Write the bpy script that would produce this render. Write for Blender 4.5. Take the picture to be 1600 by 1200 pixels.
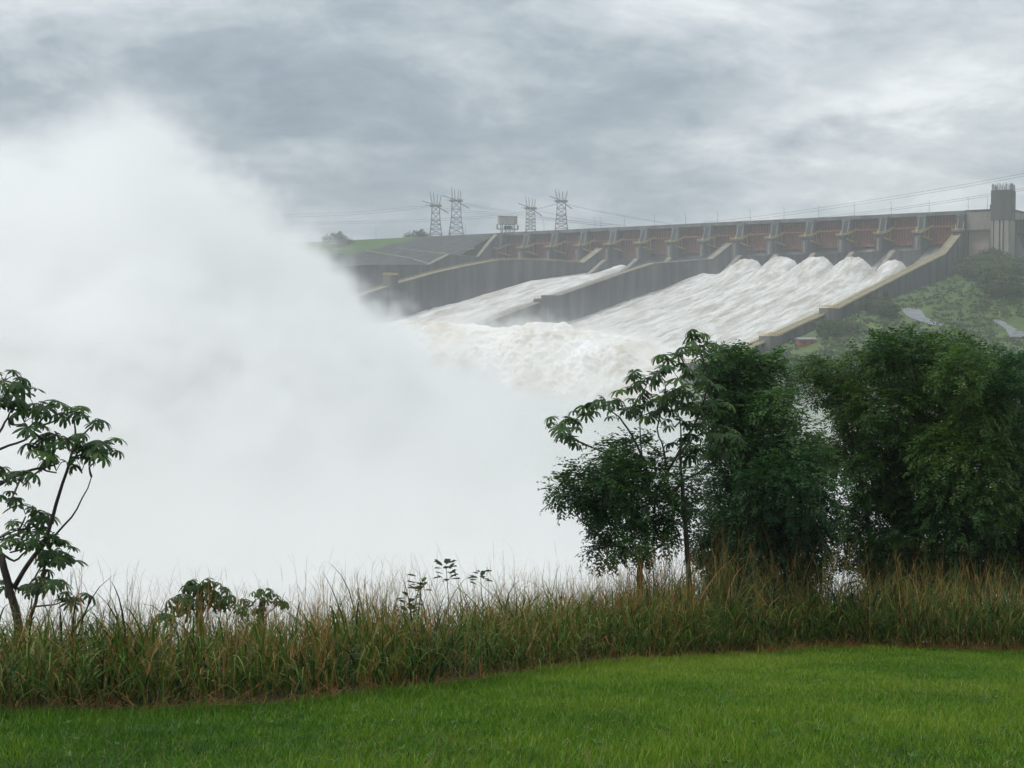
import bpy, math, random
import numpy as np
from mathutils import Vector, Matrix

for o in list(bpy.data.objects):
    bpy.data.objects.remove(o)
scene = bpy.context.scene
COL = scene.collection
rng = np.random.default_rng(7)
random.seed(7)
FAST = False

# ------------------------------------------------------------------ camera, light, exposure
F_PX, CX, CY = 2133.0, 800.0, 600.0
PITCH = math.atan(79 / F_PX)
cam_data = bpy.data.cameras.new("camera")
cam_data.lens = 48.0
cam_data.sensor_width = 36.0
cam_data.clip_start = 0.1
cam_data.clip_end = 12000
cam = bpy.data.objects.new("camera", cam_data)
COL.objects.link(cam)
cam.location = (0, 0, 0)
cam.rotation_euler = (math.pi / 2 - PITCH, 0, 0)
scene.camera = cam

SUN_EL, SUN_AZ = math.radians(60), math.radians(-112)      # azimuth clockwise from +Y
sun_data = bpy.data.lights.new("sun", 'SUN')
sun_data.energy = 1.5
sun_data.angle = math.radians(18)
sun_data.color = (1.0, 0.965, 0.92)
sun = bpy.data.objects.new("sun", sun_data)
COL.objects.link(sun)
sun_dir = Vector((math.sin(SUN_AZ) * math.cos(SUN_EL), math.cos(SUN_AZ) * math.cos(SUN_EL), math.sin(SUN_EL)))
sun.rotation_euler = (-sun_dir).to_track_quat('-Z', 'Y').to_euler()

scene.view_settings.view_transform = 'Standard'
scene.view_settings.look = 'None'
scene.view_settings.exposure = 0.06
scene.view_settings.gamma = 1.0
scene.view_settings.use_curve_mapping = False
cy = scene.cycles
cy.use_denoising = True
cy.max_bounces = 28
cy.diffuse_bounces = 3
cy.glossy_bounces = 2
cy.transmission_bounces = 3
cy.transparent_max_bounces = 16
cy.volume_bounces = 20
cy.volume_step_rate = 1.0
cy.volume_max_steps = 512
cy.use_adaptive_sampling = True
cy.adaptive_threshold = 0.015
cy.sample_clamp_indirect = 4.0


class NT:
    """small wrapper that makes shader / geometry node graphs short to write"""
    def __init__(self, tree):
        self.t = tree
    def n(self, kind, **kw):
        nd = self.t.nodes.new(kind)
        for k, v in kw.items():
            setattr(nd, k, v)
        return nd
    def set(self, sock, v):
        if isinstance(v, bpy.types.NodeSocket):
            self.t.links.new(v, sock)
        elif v is not None:
            sock.default_value = v
    def math(self, op, a, b=None, c=None, clamp=False):
        nd = self.n('ShaderNodeMath', operation=op, use_clamp=clamp)
        for s, v in zip(nd.inputs, (a, b, c)):
            self.set(s, v)
        return nd.outputs[0]
    def vmath(self, op, a, b=None, scale=None):
        nd = self.n('ShaderNodeVectorMath', operation=op)
        self.set(nd.inputs[0], a)
        if b is not None:
            self.set(nd.inputs[1], b)
        if scale is not None:
            self.set(nd.inputs['Scale'], scale)
        return nd.outputs[0]
    def noise(self, vec, scale, detail=4, rough=0.5, dist=0.0, lac=2.0):
        nd = self.n('ShaderNodeTexNoise')
        self.set(nd.inputs['Vector'], vec)
        nd.inputs['Scale'].default_value = scale
        nd.inputs['Detail'].default_value = detail
        nd.inputs['Roughness'].default_value = rough
        nd.inputs['Lacunarity'].default_value = lac
        nd.inputs['Distortion'].default_value = dist
        return nd.outputs['Fac']
    def ramp(self, fac, stops, interp='LINEAR'):
        nd = self.n('ShaderNodeValToRGB')
        nd.color_ramp.interpolation = interp
        el = nd.color_ramp.elements
        while len(el) < len(stops):
            el.new(0.5)
        for e, (p, c) in zip(el, stops):
            e.position = p
            e.color = (*c, 1) if len(c) == 3 else c
        self.set(nd.inputs[0], fac)
        return nd.outputs[0]
    def mix(self, fac, a, b, blend='MIX'):
        nd = self.n('ShaderNodeMix', data_type='RGBA', blend_type=blend)
        self.set(nd.inputs[0], fac)
        for s, v in ((nd.inputs[6], a), (nd.inputs[7], b)):
            if isinstance(v, tuple) and len(v) == 3:
                v = (*v, 1)
            self.set(s, v)
        return nd.outputs[2]
    def mrange(self, v, a, b, c=0.0, d=1.0, smooth=False):
        nd = self.n('ShaderNodeMapRange')
        if smooth:
            nd.interpolation_type = 'SMOOTHSTEP'
        self.set(nd.inputs[0], v)
        for i, q in enumerate((a, b, c, d)):
            nd.inputs[i + 1].default_value = q
        return nd.outputs[0]
    def mapping(self, vec, scale=(1, 1, 1), rot=(0, 0, 0), loc=(0, 0, 0)):
        nd = self.n('ShaderNodeMapping')
        self.set(nd.inputs[0], vec)
        nd.inputs['Location'].default_value = loc
        nd.inputs['Rotation'].default_value = rot
        nd.inputs['Scale'].default_value = scale
        return nd.outputs[0]


# ------------------------------------------------------------------ overcast sky
SKY_ROT, SKY_LOC = -10, (1.3, 13.5, 0.0)
world = bpy.data.worlds.new("World")
scene.world = world
world.use_nodes = True
wt = NT(world.node_tree)
world.node_tree.nodes.clear()
w_out = wt.n('ShaderNodeOutputWorld')
w_bg = wt.n('ShaderNodeBackground')
geo = wt.n('ShaderNodeTexCoord')
nsky = wt.n('ShaderNodeTexSky', sky_type='NISHITA', sun_disc=False)
nsky.sun_elevation = SUN_EL
nsky.sun_rotation = SUN_AZ
sep = wt.n('ShaderNodeSeparateXYZ')
wt.set(sep.inputs[0], geo.outputs['Generated'])
dz = wt.math('MAXIMUM', sep.outputs[2], 0.0)
inv = wt.math('DIVIDE', 1.0, wt.math('ADD', dz, 0.30))
comb = wt.n('ShaderNodeCombineXYZ')
wt.set(comb.inputs[0], wt.math('MULTIPLY', sep.outputs[0], inv))
wt.set(comb.inputs[1], wt.math('MULTIPLY', sep.outputs[1], inv))
cl = comb.outputs[0]                                   # a flat cloud deck seen in perspective
cl_r = wt.mapping(cl, scale=(0.95, 1.05, 1.0), rot=(0, 0, math.radians(SKY_ROT)), loc=SKY_LOC)
big = wt.noise(cl_r, 0.95, 2, 0.5, 0.3)
mid = wt.noise(cl_r, 3.3, 8, 0.58, 0.35)
fine = wt.noise(cl_r, 12.0, 6, 0.60, 0.3)
s1 = wt.math('MULTIPLY_ADD', big, 0.45, wt.math('MULTIPLY', mid, 0.40))
s2 = wt.math('MULTIPLY_ADD', fine, 0.17, s1)
# the broad cloud masses in view: slate bank low on the left, thin bright cloud right and overhead
az = wt.math('DIVIDE', sep.outputs[0], wt.math('MAXIMUM', sep.outputs[1], 0.25))
wob = wt.math('MULTIPLY_ADD', mid, 0.10, -0.05)
for a0, e0, wa, we, tilt, amp in ((-0.20, 0.108, 0.17, 0.026, -0.02, -0.085), (-0.40, 0.160, 0.14, 0.020, 0.0, -0.06), (0.24, 0.155, 0.13, 0.020, 0.12, 0.095),
                                  (0.02, 0.225, 0.13, 0.028, 0.10, 0.060), (0.08, 0.165, 0.12, 0.018, 0.10, -0.030), (-0.33, 0.225, 0.10, 0.02, 0.1, 0.05),
                                  (0.10, 0.095, 0.22, 0.016, 0.06, 0.035), (0.33, 0.215, 0.12, 0.02, 0.1, -0.035)):
    da = wt.math('DIVIDE', wt.math('SUBTRACT', az, a0), wa)
    el = wt.math('ADD', wt.math('SUBTRACT', sep.outputs[2], e0), wt.math('MULTIPLY', wt.math('SUBTRACT', az, a0), -tilt))
    de = wt.math('DIVIDE', wt.math('ADD', el, wob), we)
    q = wt.math('MULTIPLY_ADD', da, da, wt.math('MULTIPLY', de, de))
    s2 = wt.math('MULTIPLY_ADD', wt.math('EXPONENT', wt.math('MULTIPLY', q, -0.7)), amp, s2)
cl_col = wt.ramp(wt.mrange(s2, 0.352, 0.640), [
    (0.0, (0.212, 0.262, 0.312)), (0.28, (0.300, 0.352, 0.396)), (0.52, (0.430, 0.480, 0.512)),
    (0.75, (0.570, 0.612, 0.634)), (1.0, (0.760, 0.788, 0.800))])
gain = wt.mrange(dz, 0.0, 1.0, 1.0, 2.1)               # an overcast sky is brighter overhead
cl_col = wt.vmath('SCALE', cl_col, scale=gain)
clear = wt.vmath('SCALE', nsky.outputs[0], scale=0.10)
low = wt.math('SUBTRACT', 1.0, wt.mrange(dz, 0.0, 0.12, smooth=True))
cl_col = wt.mix(wt.math('MULTIPLY', low, 0.40), cl_col, (0.47, 0.55, 0.62))
sky_col = wt.mix(0.94, clear, cl_col)
wt.set(w_bg.inputs[0], sky_col)
w_bg.inputs[1].default_value = 1.0
wt.set(w_out.inputs[0], w_bg.outputs[0])

# ------------------------------------------------------------------ geometry of the view (used only to read sizes off the photo)
FWD = np.array((0, math.cos(PITCH), -math.sin(PITCH)))
UPV = np.array((0, math.sin(PITCH), math.cos(PITCH)))


def ray(x, y):
    return FWD + (x - CX) / F_PX * np.array((1.0, 0, 0)) - (y - CY) / F_PX * UPV


def at_y(x, y, Y):
    d = ray(x, y)
    return d * (Y / d[1])


R0 = np.array((287.0, 872.0))
A_ = np.array((-0.8405, 0.5418))
S_ = np.array((-0.5418, -0.8405))
H_CREST = 77.6


def dam(u, s, h=0.0):
    p = R0 + u * A_ + s * S_
    return np.array((p[0], p[1], h))


def on_u(u, x, y):
    """pixel -> (s, h) on the vertical plane u = const of the spillway"""
    d = ray(x, y)
    b = R0 + u * A_
    # t*d_xy = b + s*S
    M = np.array([[d[0], -S_[0]], [d[1], -S_[1]]])
    t, s = np.linalg.solve(M, b)
    return s, t * d[2]


def on_s(s, x, y):
    d = ray(x, y)
    b = R0 + s * S_
    M = np.array([[d[0], -A_[0]], [d[1], -A_[1]]])
    t, u = np.linalg.solve(M, b)
    return u, t * d[2]


DAM_M = Matrix.Translation((R0[0], R0[1], 0)) @ Matrix.Rotation(math.atan2(A_[1], A_[0]), 4, 'Z')

# ------------------------------------------------------------------ helpers


def fbm(shape, beta=1.8, seed=0, aniso=None, hi=None):
    """fractal noise field from a filtered spectrum, zero mean, unit deviation"""
    g = np.random.default_rng(seed)
    w = g.standard_normal(shape)
    f = np.fft.rfftn(w)
    ks = [np.fft.fftfreq(n) * n for n in shape[:-1]] + [np.fft.rfftfreq(shape[-1]) * shape[-1]]
    ks = [k * shape[0] / n for k, n in zip(ks, shape)]
    if aniso is not None:
        ks = [k * a for k, a in zip(ks, aniso)]
    k2 = np.zeros(f.shape)
    for i, k in enumerate(ks):
        sh = [1] * len(shape)
        sh[i] = len(k)
        k2 = k2 + (k.reshape(sh)) ** 2
    kk = np.sqrt(k2)
    amp = np.where(kk > 0, np.maximum(kk, 1.0) ** (-beta), 0)
    if hi is not None:
        amp = amp * np.exp(-(kk / hi) ** 2)
    r = np.fft.irfftn(f * amp, s=shape, axes=range(len(shape)))
    r -= r.mean()
    return r / r.std()


def samp2(f, x, y):
    """periodic bilinear lookup of a 2-D field, x and y in cells"""
    n, m = f.shape
    x0 = np.floor(x).astype(int); y0 = np.floor(y).astype(int)
    fx = x - x0; fy = y - y0
    a = f[x0 % n, y0 % m]; b = f[(x0 + 1) % n, y0 % m]
    c = f[x0 % n, (y0 + 1) % m]; d = f[(x0 + 1) % n, (y0 + 1) % m]
    return (a * (1 - fx) + b * fx) * (1 - fy) + (c * (1 - fx) + d * fx) * fy


NOISE2 = fbm((256, 256), 1.6, 11)
NOISE2B = fbm((256, 256), 1.3, 12)


def sstep(a, b, x):
    t = np.clip((x - a) / (b - a), 0, 1)
    return t * t * (3 - 2 * t)


def tag(o, label=None, cat=None, group=None, kind=None):
    if label: o["label"] = label
    if cat: o["category"] = cat
    if group: o["group"] = group
    if kind: o["kind"] = kind
    return o


def link(name, data, parent=None, mat=None):
    o = bpy.data.objects.new(name, data)
    COL.objects.link(o)
    if parent is not None:
        o.parent = parent
    if mat is not None and data is not None:
        data.materials.append(mat)
    return o


def empty(name, loc=(0, 0, 0), rz=0.0, label=None, cat=None, group=None):
    o = bpy.data.objects.new(name, None)
    o.empty_display_size = 0.5
    COL.objects.link(o)
    o.location = loc
    o.rotation_euler = (0, 0, rz)
    return tag(o, label, cat, group)


def np_mesh(name, verts, faces, attrs=None, smooth=False, uvs=None):
    """mesh from arrays; faces is (n,3) or (n,4)"""
    me = bpy.data.meshes.new(name)
    verts = np.asarray(verts, np.float32); faces = np.asarray(faces, np.int32)
    k = faces.shape[1]
    me.vertices.add(len(verts)); me.vertices.foreach_set("co", verts.ravel())
    me.loops.add(faces.size); me.loops.foreach_set("vertex_index", faces.ravel())
    me.polygons.add(len(faces))
    me.polygons.foreach_set("loop_start", np.arange(0, faces.size, k, dtype=np.int32))
    if smooth:
        me.polygons.foreach_set("use_smooth", np.ones(len(faces), bool))
    for nm, arr in (attrs or {}).items():
        arr = np.asarray(arr, np.float32)
        if arr.ndim == 1:
            a = me.attributes.new(nm, 'FLOAT', 'POINT'); a.data.foreach_set("value", arr)
        else:
            a = me.attributes.new(nm, 'FLOAT_VECTOR', 'POINT'); a.data.foreach_set("vector", arr.ravel())
    me.update(calc_edges=True)
    return me


class MB:
    """collects simple shapes for one mesh"""
    def __init__(self):
        self.v = []; self.f = []
    def poly(self, pts, faces):
        b = len(self.v)
        self.v += [tuple(map(float, p)) for p in pts]
        self.f += [tuple(b + i for i in f) for f in faces]
        return self
    def box(self, x0, x1, y0, y1, z0, z1):
        p = [(x, y, z) for z in (z0, z1) for y in (y0, y1) for x in (x0, x1)]
        return self.poly(p, [(0, 2, 3, 1), (4, 5, 7, 6), (0, 1, 5, 4), (2, 6, 7, 3), (0, 4, 6, 2), (1, 3, 7, 5)])
    def extrude(self, prof, u0, u1):
        """profile of (s,h) points, counter-clockwise seen from -u; extruded along u"""
        n = len(prof)
        p = [(u0, s, h) for s, h in prof] + [(u1, s, h) for s, h in prof]
        fs = [(i, (i + 1) % n, n + (i + 1) % n, n + i) for i in range(n)]
        return self.poly(p, fs + [tuple(range(n))[::-1], tuple(range(n, 2 * n))])
    def bar(self, a, b, w, d=None):
        a = Vector(a); b = Vector(b); d = w if d is None else d
        t = (b - a).normalized()
        up = Vector((0, 0, 1)) if abs(t.z) < 0.95 else Vector((1, 0, 0))
        x = t.cross(up).normalized(); y = x.cross(t)
        q = [(-1, -1), (1, -1), (1, 1), (-1, 1)]
        p = [a + x * (i * w / 2) + y * (j * d / 2) for i, j in q] + [b + x * (i * w / 2) + y * (j * d / 2) for i, j in q]
        return self.poly(p, [(0, 1, 2, 3), (7, 6, 5, 4), (0, 4, 5, 1), (1, 5, 6, 2), (2, 6, 7, 3), (3, 7, 4, 0)])
    def tube(self, pts, radii, n=6):
        pts = [Vector(p) for p in pts]
        rings = []
        ref = Vector((0.31, 0.9, 0.17)).normalized()
        for i, p in enumerate(pts):
            t = (pts[min(i + 1, len(pts) - 1)] - pts[max(i - 1, 0)])
            t = t.normalized() if t.length > 1e-9 else Vector((0, 0, 1))
            x = t.cross(ref)
            if x.length < 0.1: x = t.cross(Vector((1, 0, 0)))
            x.normalize(); y = t.cross(x)
            rings.append([p + (x * math.cos(2 * math.pi * k / n) + y * math.sin(2 * math.pi * k / n)) * radii[i] for k in range(n)])
        fs = []
        for i in range(len(pts) - 1):
            for k in range(n):
                fs.append((i * n + k, i * n + (k + 1) % n, (i + 1) * n + (k + 1) % n, (i + 1) * n + k))
        m = (len(pts) - 1) * n
        fs.append(tuple(range(n))[::-1]); fs.append(tuple(m + k for k in range(n)))
        return self.poly([v for r in rings for v in r], fs)
    def mesh(self, name, smooth=False):
        me = bpy.data.meshes.new(name)
        me.from_pydata(self.v, [], self.f)
        if smooth:
            me.polygons.foreach_set("use_smooth", np.ones(len(me.polygons), bool))
        me.update()
        return me
    def build(self, name, mat, parent=None, smooth=False):
        return link(name, self.mesh(name, smooth), parent, mat)


def material(name, base, rough=0.8, spec=0.3):
    m = bpy.data.materials.new(name)
    m.use_nodes = True
    nt = NT(m.node_tree)
    b = m.node_tree.nodes['Principled BSDF']
    b.inputs['Base Color'].default_value = (*base, 1)
    b.inputs['Roughness'].default_value = rough
    b.inputs['Specular IOR Level'].default_value = spec
    return m, nt, b


def mottled(name, c0, c1, scale, rough=0.85, detail=6, stretch=(1, 1, 1), bump=0.0, c2=None, spec=0.25, coord='World'):
    """a surface whose own colour wanders between two or three tones"""
    m, nt, b = material(name, c0, rough, spec)
    src = nt.n('ShaderNodeNewGeometry').outputs['Position'] if coord == 'World' else nt.n('ShaderNodeTexCoord').outputs[coord]
    v = nt.mapping(src, scale=stretch)
    f = nt.noise(v, scale, detail, 0.6, 0.2)
    st = [(0.32, c0), (0.66, c1)] if c2 is None else [(0.30, c0), (0.50, c1), (0.70, c2)]
    nt.set(b.inputs['Base Color'], nt.ramp(f, st))
    if bump:
        bp = nt.n('ShaderNodeBump')
        bp.inputs['Strength'].default_value = bump
        nt.set(bp.inputs['Height'], nt.noise(v, scale * 3, 5, 0.6))
        nt.set(b.inputs['Normal'], bp.outputs[0])
    return m


def grid_mesh(name, X, Y, Z, attrs=None, smooth=True):
    n, m = X.shape
    i = np.arange(n * m).reshape(n, m)
    f = np.stack([i[:-1, :-1], i[1:, :-1], i[1:, 1:], i[:-1, 1:]], -1).reshape(-1, 4)
    return np_mesh(name, np.stack([X, Y, Z], -1).reshape(-1, 3), f, attrs, smooth)
# ------------------------------------------------------------------ air: haze, spray cloud
HAZE_DENS = 0.00026


def vol_material(name, dens_mult, color=(0.985, 0.99, 0.995), aniso=0.0):
    m = bpy.data.materials.new(name)
    m.use_nodes = True
    m.node_tree.nodes.clear()
    nt = NT(m.node_tree)
    out = nt.n('ShaderNodeOutputMaterial')
    pv = nt.n('ShaderNodeVolumePrincipled')
    pv.inputs['Color'].default_value = (*color, 1)
    pv.inputs['Density'].default_value = dens_mult
    pv.inputs['Anisotropy'].default_value = aniso
    nt.set(out.inputs['Volume'], pv.outputs[0])
    return m


def box_object(name, lo, hi, mat):
    mb = MB().box(lo[0], hi[0], lo[1], hi[1], lo[2], hi[2])
    return mb.build(name, mat)


haze_mat = vol_material("air", HAZE_DENS, (0.965, 0.98, 1.0))
for l in haze_mat.node_tree.nodes:
    if l.type == 'PRINCIPLED_VOLUME':
        l.inputs['Density Attribute'].default_value = ""
haze = tag(box_object("haze", (-1900, -60, -53), (1900, 2300, 138), haze_mat), "thin grey river haze hanging in the air", "haze", kind="stuff")


def fog_volume(name, lo, hi, dens, mat):
    """a spray cloud: densities on a regular grid, turned into a real fog volume"""
    nx, ny, nz = dens.shape
    me = bpy.data.meshes.new(name)
    ax = [np.linspace(lo[i], hi[i], dens.shape[i]) for i in range(3)]
    P = np.stack(np.meshgrid(*ax, indexing='ij'), -1).reshape(-1, 3).astype(np.float32)
    me.vertices.add(len(P)); me.vertices.foreach_set("co", P.ravel())
    a = me.attributes.new("spray", 'FLOAT', 'POINT')
    a.data.foreach_set("value", dens.astype(np.float32).ravel())
    o = link(name, me, None, mat)
    ng = bpy.data.node_groups.new(name, 'GeometryNodeTree')
    ng.interface.new_socket("Geometry", in_out='INPUT', socket_type='NodeSocketGeometry')
    ng.interface.new_socket("Geometry", in_out='OUTPUT', socket_type='NodeSocketGeometry')
    nt = NT(ng)
    gi = nt.n('NodeGroupInput'); go = nt.n('NodeGroupOutput')
    pos = nt.n('GeometryNodeInputPosition')
    rel = nt.vmath('DIVIDE', nt.vmath('SUBTRACT', pos.outputs[0], tuple(lo)),
                   tuple((hi[i] - lo[i]) / (dens.shape[i] - 1) for i in range(3)))
    sp = nt.n('ShaderNodeSeparateXYZ'); nt.set(sp.inputs[0], rel)
    idx = []
    for i, n in enumerate((nx, ny, nz)):
        idx.append(nt.math('MINIMUM', nt.math('MAXIMUM', nt.math('ROUND', sp.outputs[i]), 0.0), float(n - 1)))
    k = nt.math('MULTIPLY_ADD', idx[0], float(ny), idx[1])
    # whole numbers beyond 2^24 would lose digits as floats, so finish the index with integers
    im = nt.n('FunctionNodeIntegerMath', operation='MULTIPLY_ADD')
    nt.set(im.inputs[0], k); im.inputs[1].default_value = nz; nt.set(im.inputs[2], idx[2])
    att = nt.n('GeometryNodeInputNamedAttribute', data_type='FLOAT'); att.inputs[0].default_value = "spray"
    si = nt.n('GeometryNodeSampleIndex', data_type='FLOAT', domain='POINT')
    nt.set(si.inputs['Geometry'], gi.outputs[0]); nt.set(si.inputs['Value'], att.outputs[0])
    nt.set(si.inputs['Index'], im.outputs[0])
    vc = nt.n('GeometryNodeVolumeCube')
    nt.set(vc.inputs['Density'], si.outputs[0])
    vc.inputs['Min'].default_value = tuple(lo); vc.inputs['Max'].default_value = tuple(hi)
    vc.inputs['Resolution X'].default_value = nx
    vc.inputs['Resolution Y'].default_value = ny
    vc.inputs['Resolution Z'].default_value = nz
    sm = nt.n('GeometryNodeSetMaterial'); sm.inputs['Material'].default_value = mat
    nt.set(sm.inputs[0], vc.outputs[0]); nt.set(go.inputs[0], sm.outputs[0])
    md = o.modifiers.new("spray", 'NODES'); md.node_group = ng
    return o


def grid(lo, hi, vox):
    n = [int(math.ceil((hi[i] - lo[i]) / vox[i])) for i in range(3)]
    n = [k + k % 2 for k in n]
    ax = [np.linspace(lo[i], hi[i], n[i]).astype(np.float32) for i in range(3)]
    return tuple(n), np.meshgrid(*ax, indexing='ij')


def fade(dens, C, lo, hi, w):
    for i in range(3):
        dens *= sstep(lo[i], lo[i] + w[i][0], C[i]) * sstep(hi[i], hi[i] - w[i][1], C[i])
    return dens


def make_spray():
    m = vol_material("spray", 1.0, (0.988, 0.986, 0.981), 0.0)
    # --- the great plume
    lo = (-275.0, 258.0, -47.0); hi = (150.0, 560.0, 95.0)
    n, (X, Y, Z) = grid(lo, hi, (1.9, 2.3, 1.9))
    nA = fbm(n, 2.3, 21); nB = fbm(n, 1.85, 22); nC = fbm(n, 1.45, 23, aniso=(1.3, 1.3, 0.75))
    nD = fbm(n, 1.15, 24, aniso=(1.2, 1.2, 0.8))
    Yc = 425.0
    # outline of the cloud against sky and dam, as heights at its middle distance
    px = np.array([-900, -500, -200, 0, 60, 130, 185, 215, 250, 300, 340, 400, 450, 500, 535, 565, 600, 640, 700, 800, 1000, 1600])
    py = np.array([430, 390, 340, 290, 268, 222, 176, 182, 216, 250, 285, 302, 328, 365, 402, 455, 488, 522, 575, 640, 700, 760]) - 2
    hx = []; hz = []
    for a, c in zip(px, py):
        p = at_y(a, c, Yc); hx.append(p[0]); hz.append(p[2])
    top = np.interp(X * Yc / np.maximum(Y, 300), hx, hz)
    dY = np.where(Y < Yc, (Yc - Y) / 170.0, (Y - Yc) / 70.0)
    top = top - np.clip(dY, 0, 2) ** 2 * (top + 47) * 0.8
    d = (Z - top) * 0.62
    up = sstep(-20, 60, Z)
    d = d + nA * (2.2 + 4.6 * up) + (np.abs(nB) - 0.8) * 8.0 + nC * 3.4 + nD * 1.6 - 8.0 + 6.0 * sstep(-80, -35, X)
    soft = 1.1 + 2.6 * sstep(25, 75, Z) + 1.0 * np.clip(nA, 0, 2)
    plume = sstep(1.0, -1.0, d / soft) ** 1.6 * (0.45 + 0.55 * sstep(0, -22, d)) * np.clip(1 + 0.55 * nC + 0.3 * nB, 0.12, 2.6)
    wisp = sstep(19, -4, d + nB * 5 + nC * 3) ** 3 * np.clip(0.7 + 0.7 * nC, 0, 2) * sstep(-10, 40, Z)
    dens = plume * 0.095 + wisp * 0.008
    fade(dens, (X, Y, Z), lo, hi, ((25, 25), (25, 18), (0.1, 6)))
    tag(fog_volume("spray_cloud", lo, hi, dens, m), "huge white cloud of spray billowing up where the spillway jets hit the river", "spray", kind="stuff")
    # --- low mist lying on the river
    lo = (-340.0, 120.0, -47.0); hi = (260.0, 600.0, 8.0)
    n, (X, Y, Z) = grid(lo, hi, (4.2, 4.2, 3.0))
    nA = fbm(n, 2.0, 25); nB = fbm(n, 1.6, 26)
    bt = -16.0 + 3.0 * sstep(150, 420, Y) + nA * 4.0 + nB * 2.0 - 18 * sstep(40, 150, X + 0.25 * (Y - 300)) - 20 * sstep(300, 440, Y) * sstep(-70, -10, X)
    dens = sstep(14.0, -22.0, Z - bt) ** 1.5 * 0.030
    fade(dens, (X, Y, Z), lo, hi, ((25, 25), (60, 60), (0.1, 6)))
    tag(fog_volume("river_mist", lo, hi, dens, m), "low white mist lying over the whole river below the dam", "mist", kind="stuff")


make_spray()
# ------------------------------------------------------------------ land and water
def left_profile(u, s):
    """downstream face of the embankment left of the spillway"""
    return H_CREST - np.clip(s - 4, 0, 400) * 0.42


def hill_h(X, Y):
    """height of the land right of the spillway and below the viewpoint"""
    u = (X - R0[0]) * A_[0] + (Y - R0[1]) * A_[1]
    s = (X - R0[0]) * S_[0] + (Y - R0[1]) * S_[1]
    base = 43.5 - 0.152 * np.clip(s - 12, -200, 900)
    base = base + 4.5 * samp2(NOISE2, X / 4.0, Y / 4.0) * sstep(20, 120, s) * sstep(-5, -60, u) + 1.2 * samp2(NOISE2B, X / 1.6, Y / 1.6) * sstep(-6, -20, u)
    base = base - (3 + 9 * sstep(150, 60, s)) * sstep(-14, 0, u) * sstep(-10, 25, s)
    return np.maximum(base, -49.0 + 0 * base)


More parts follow.
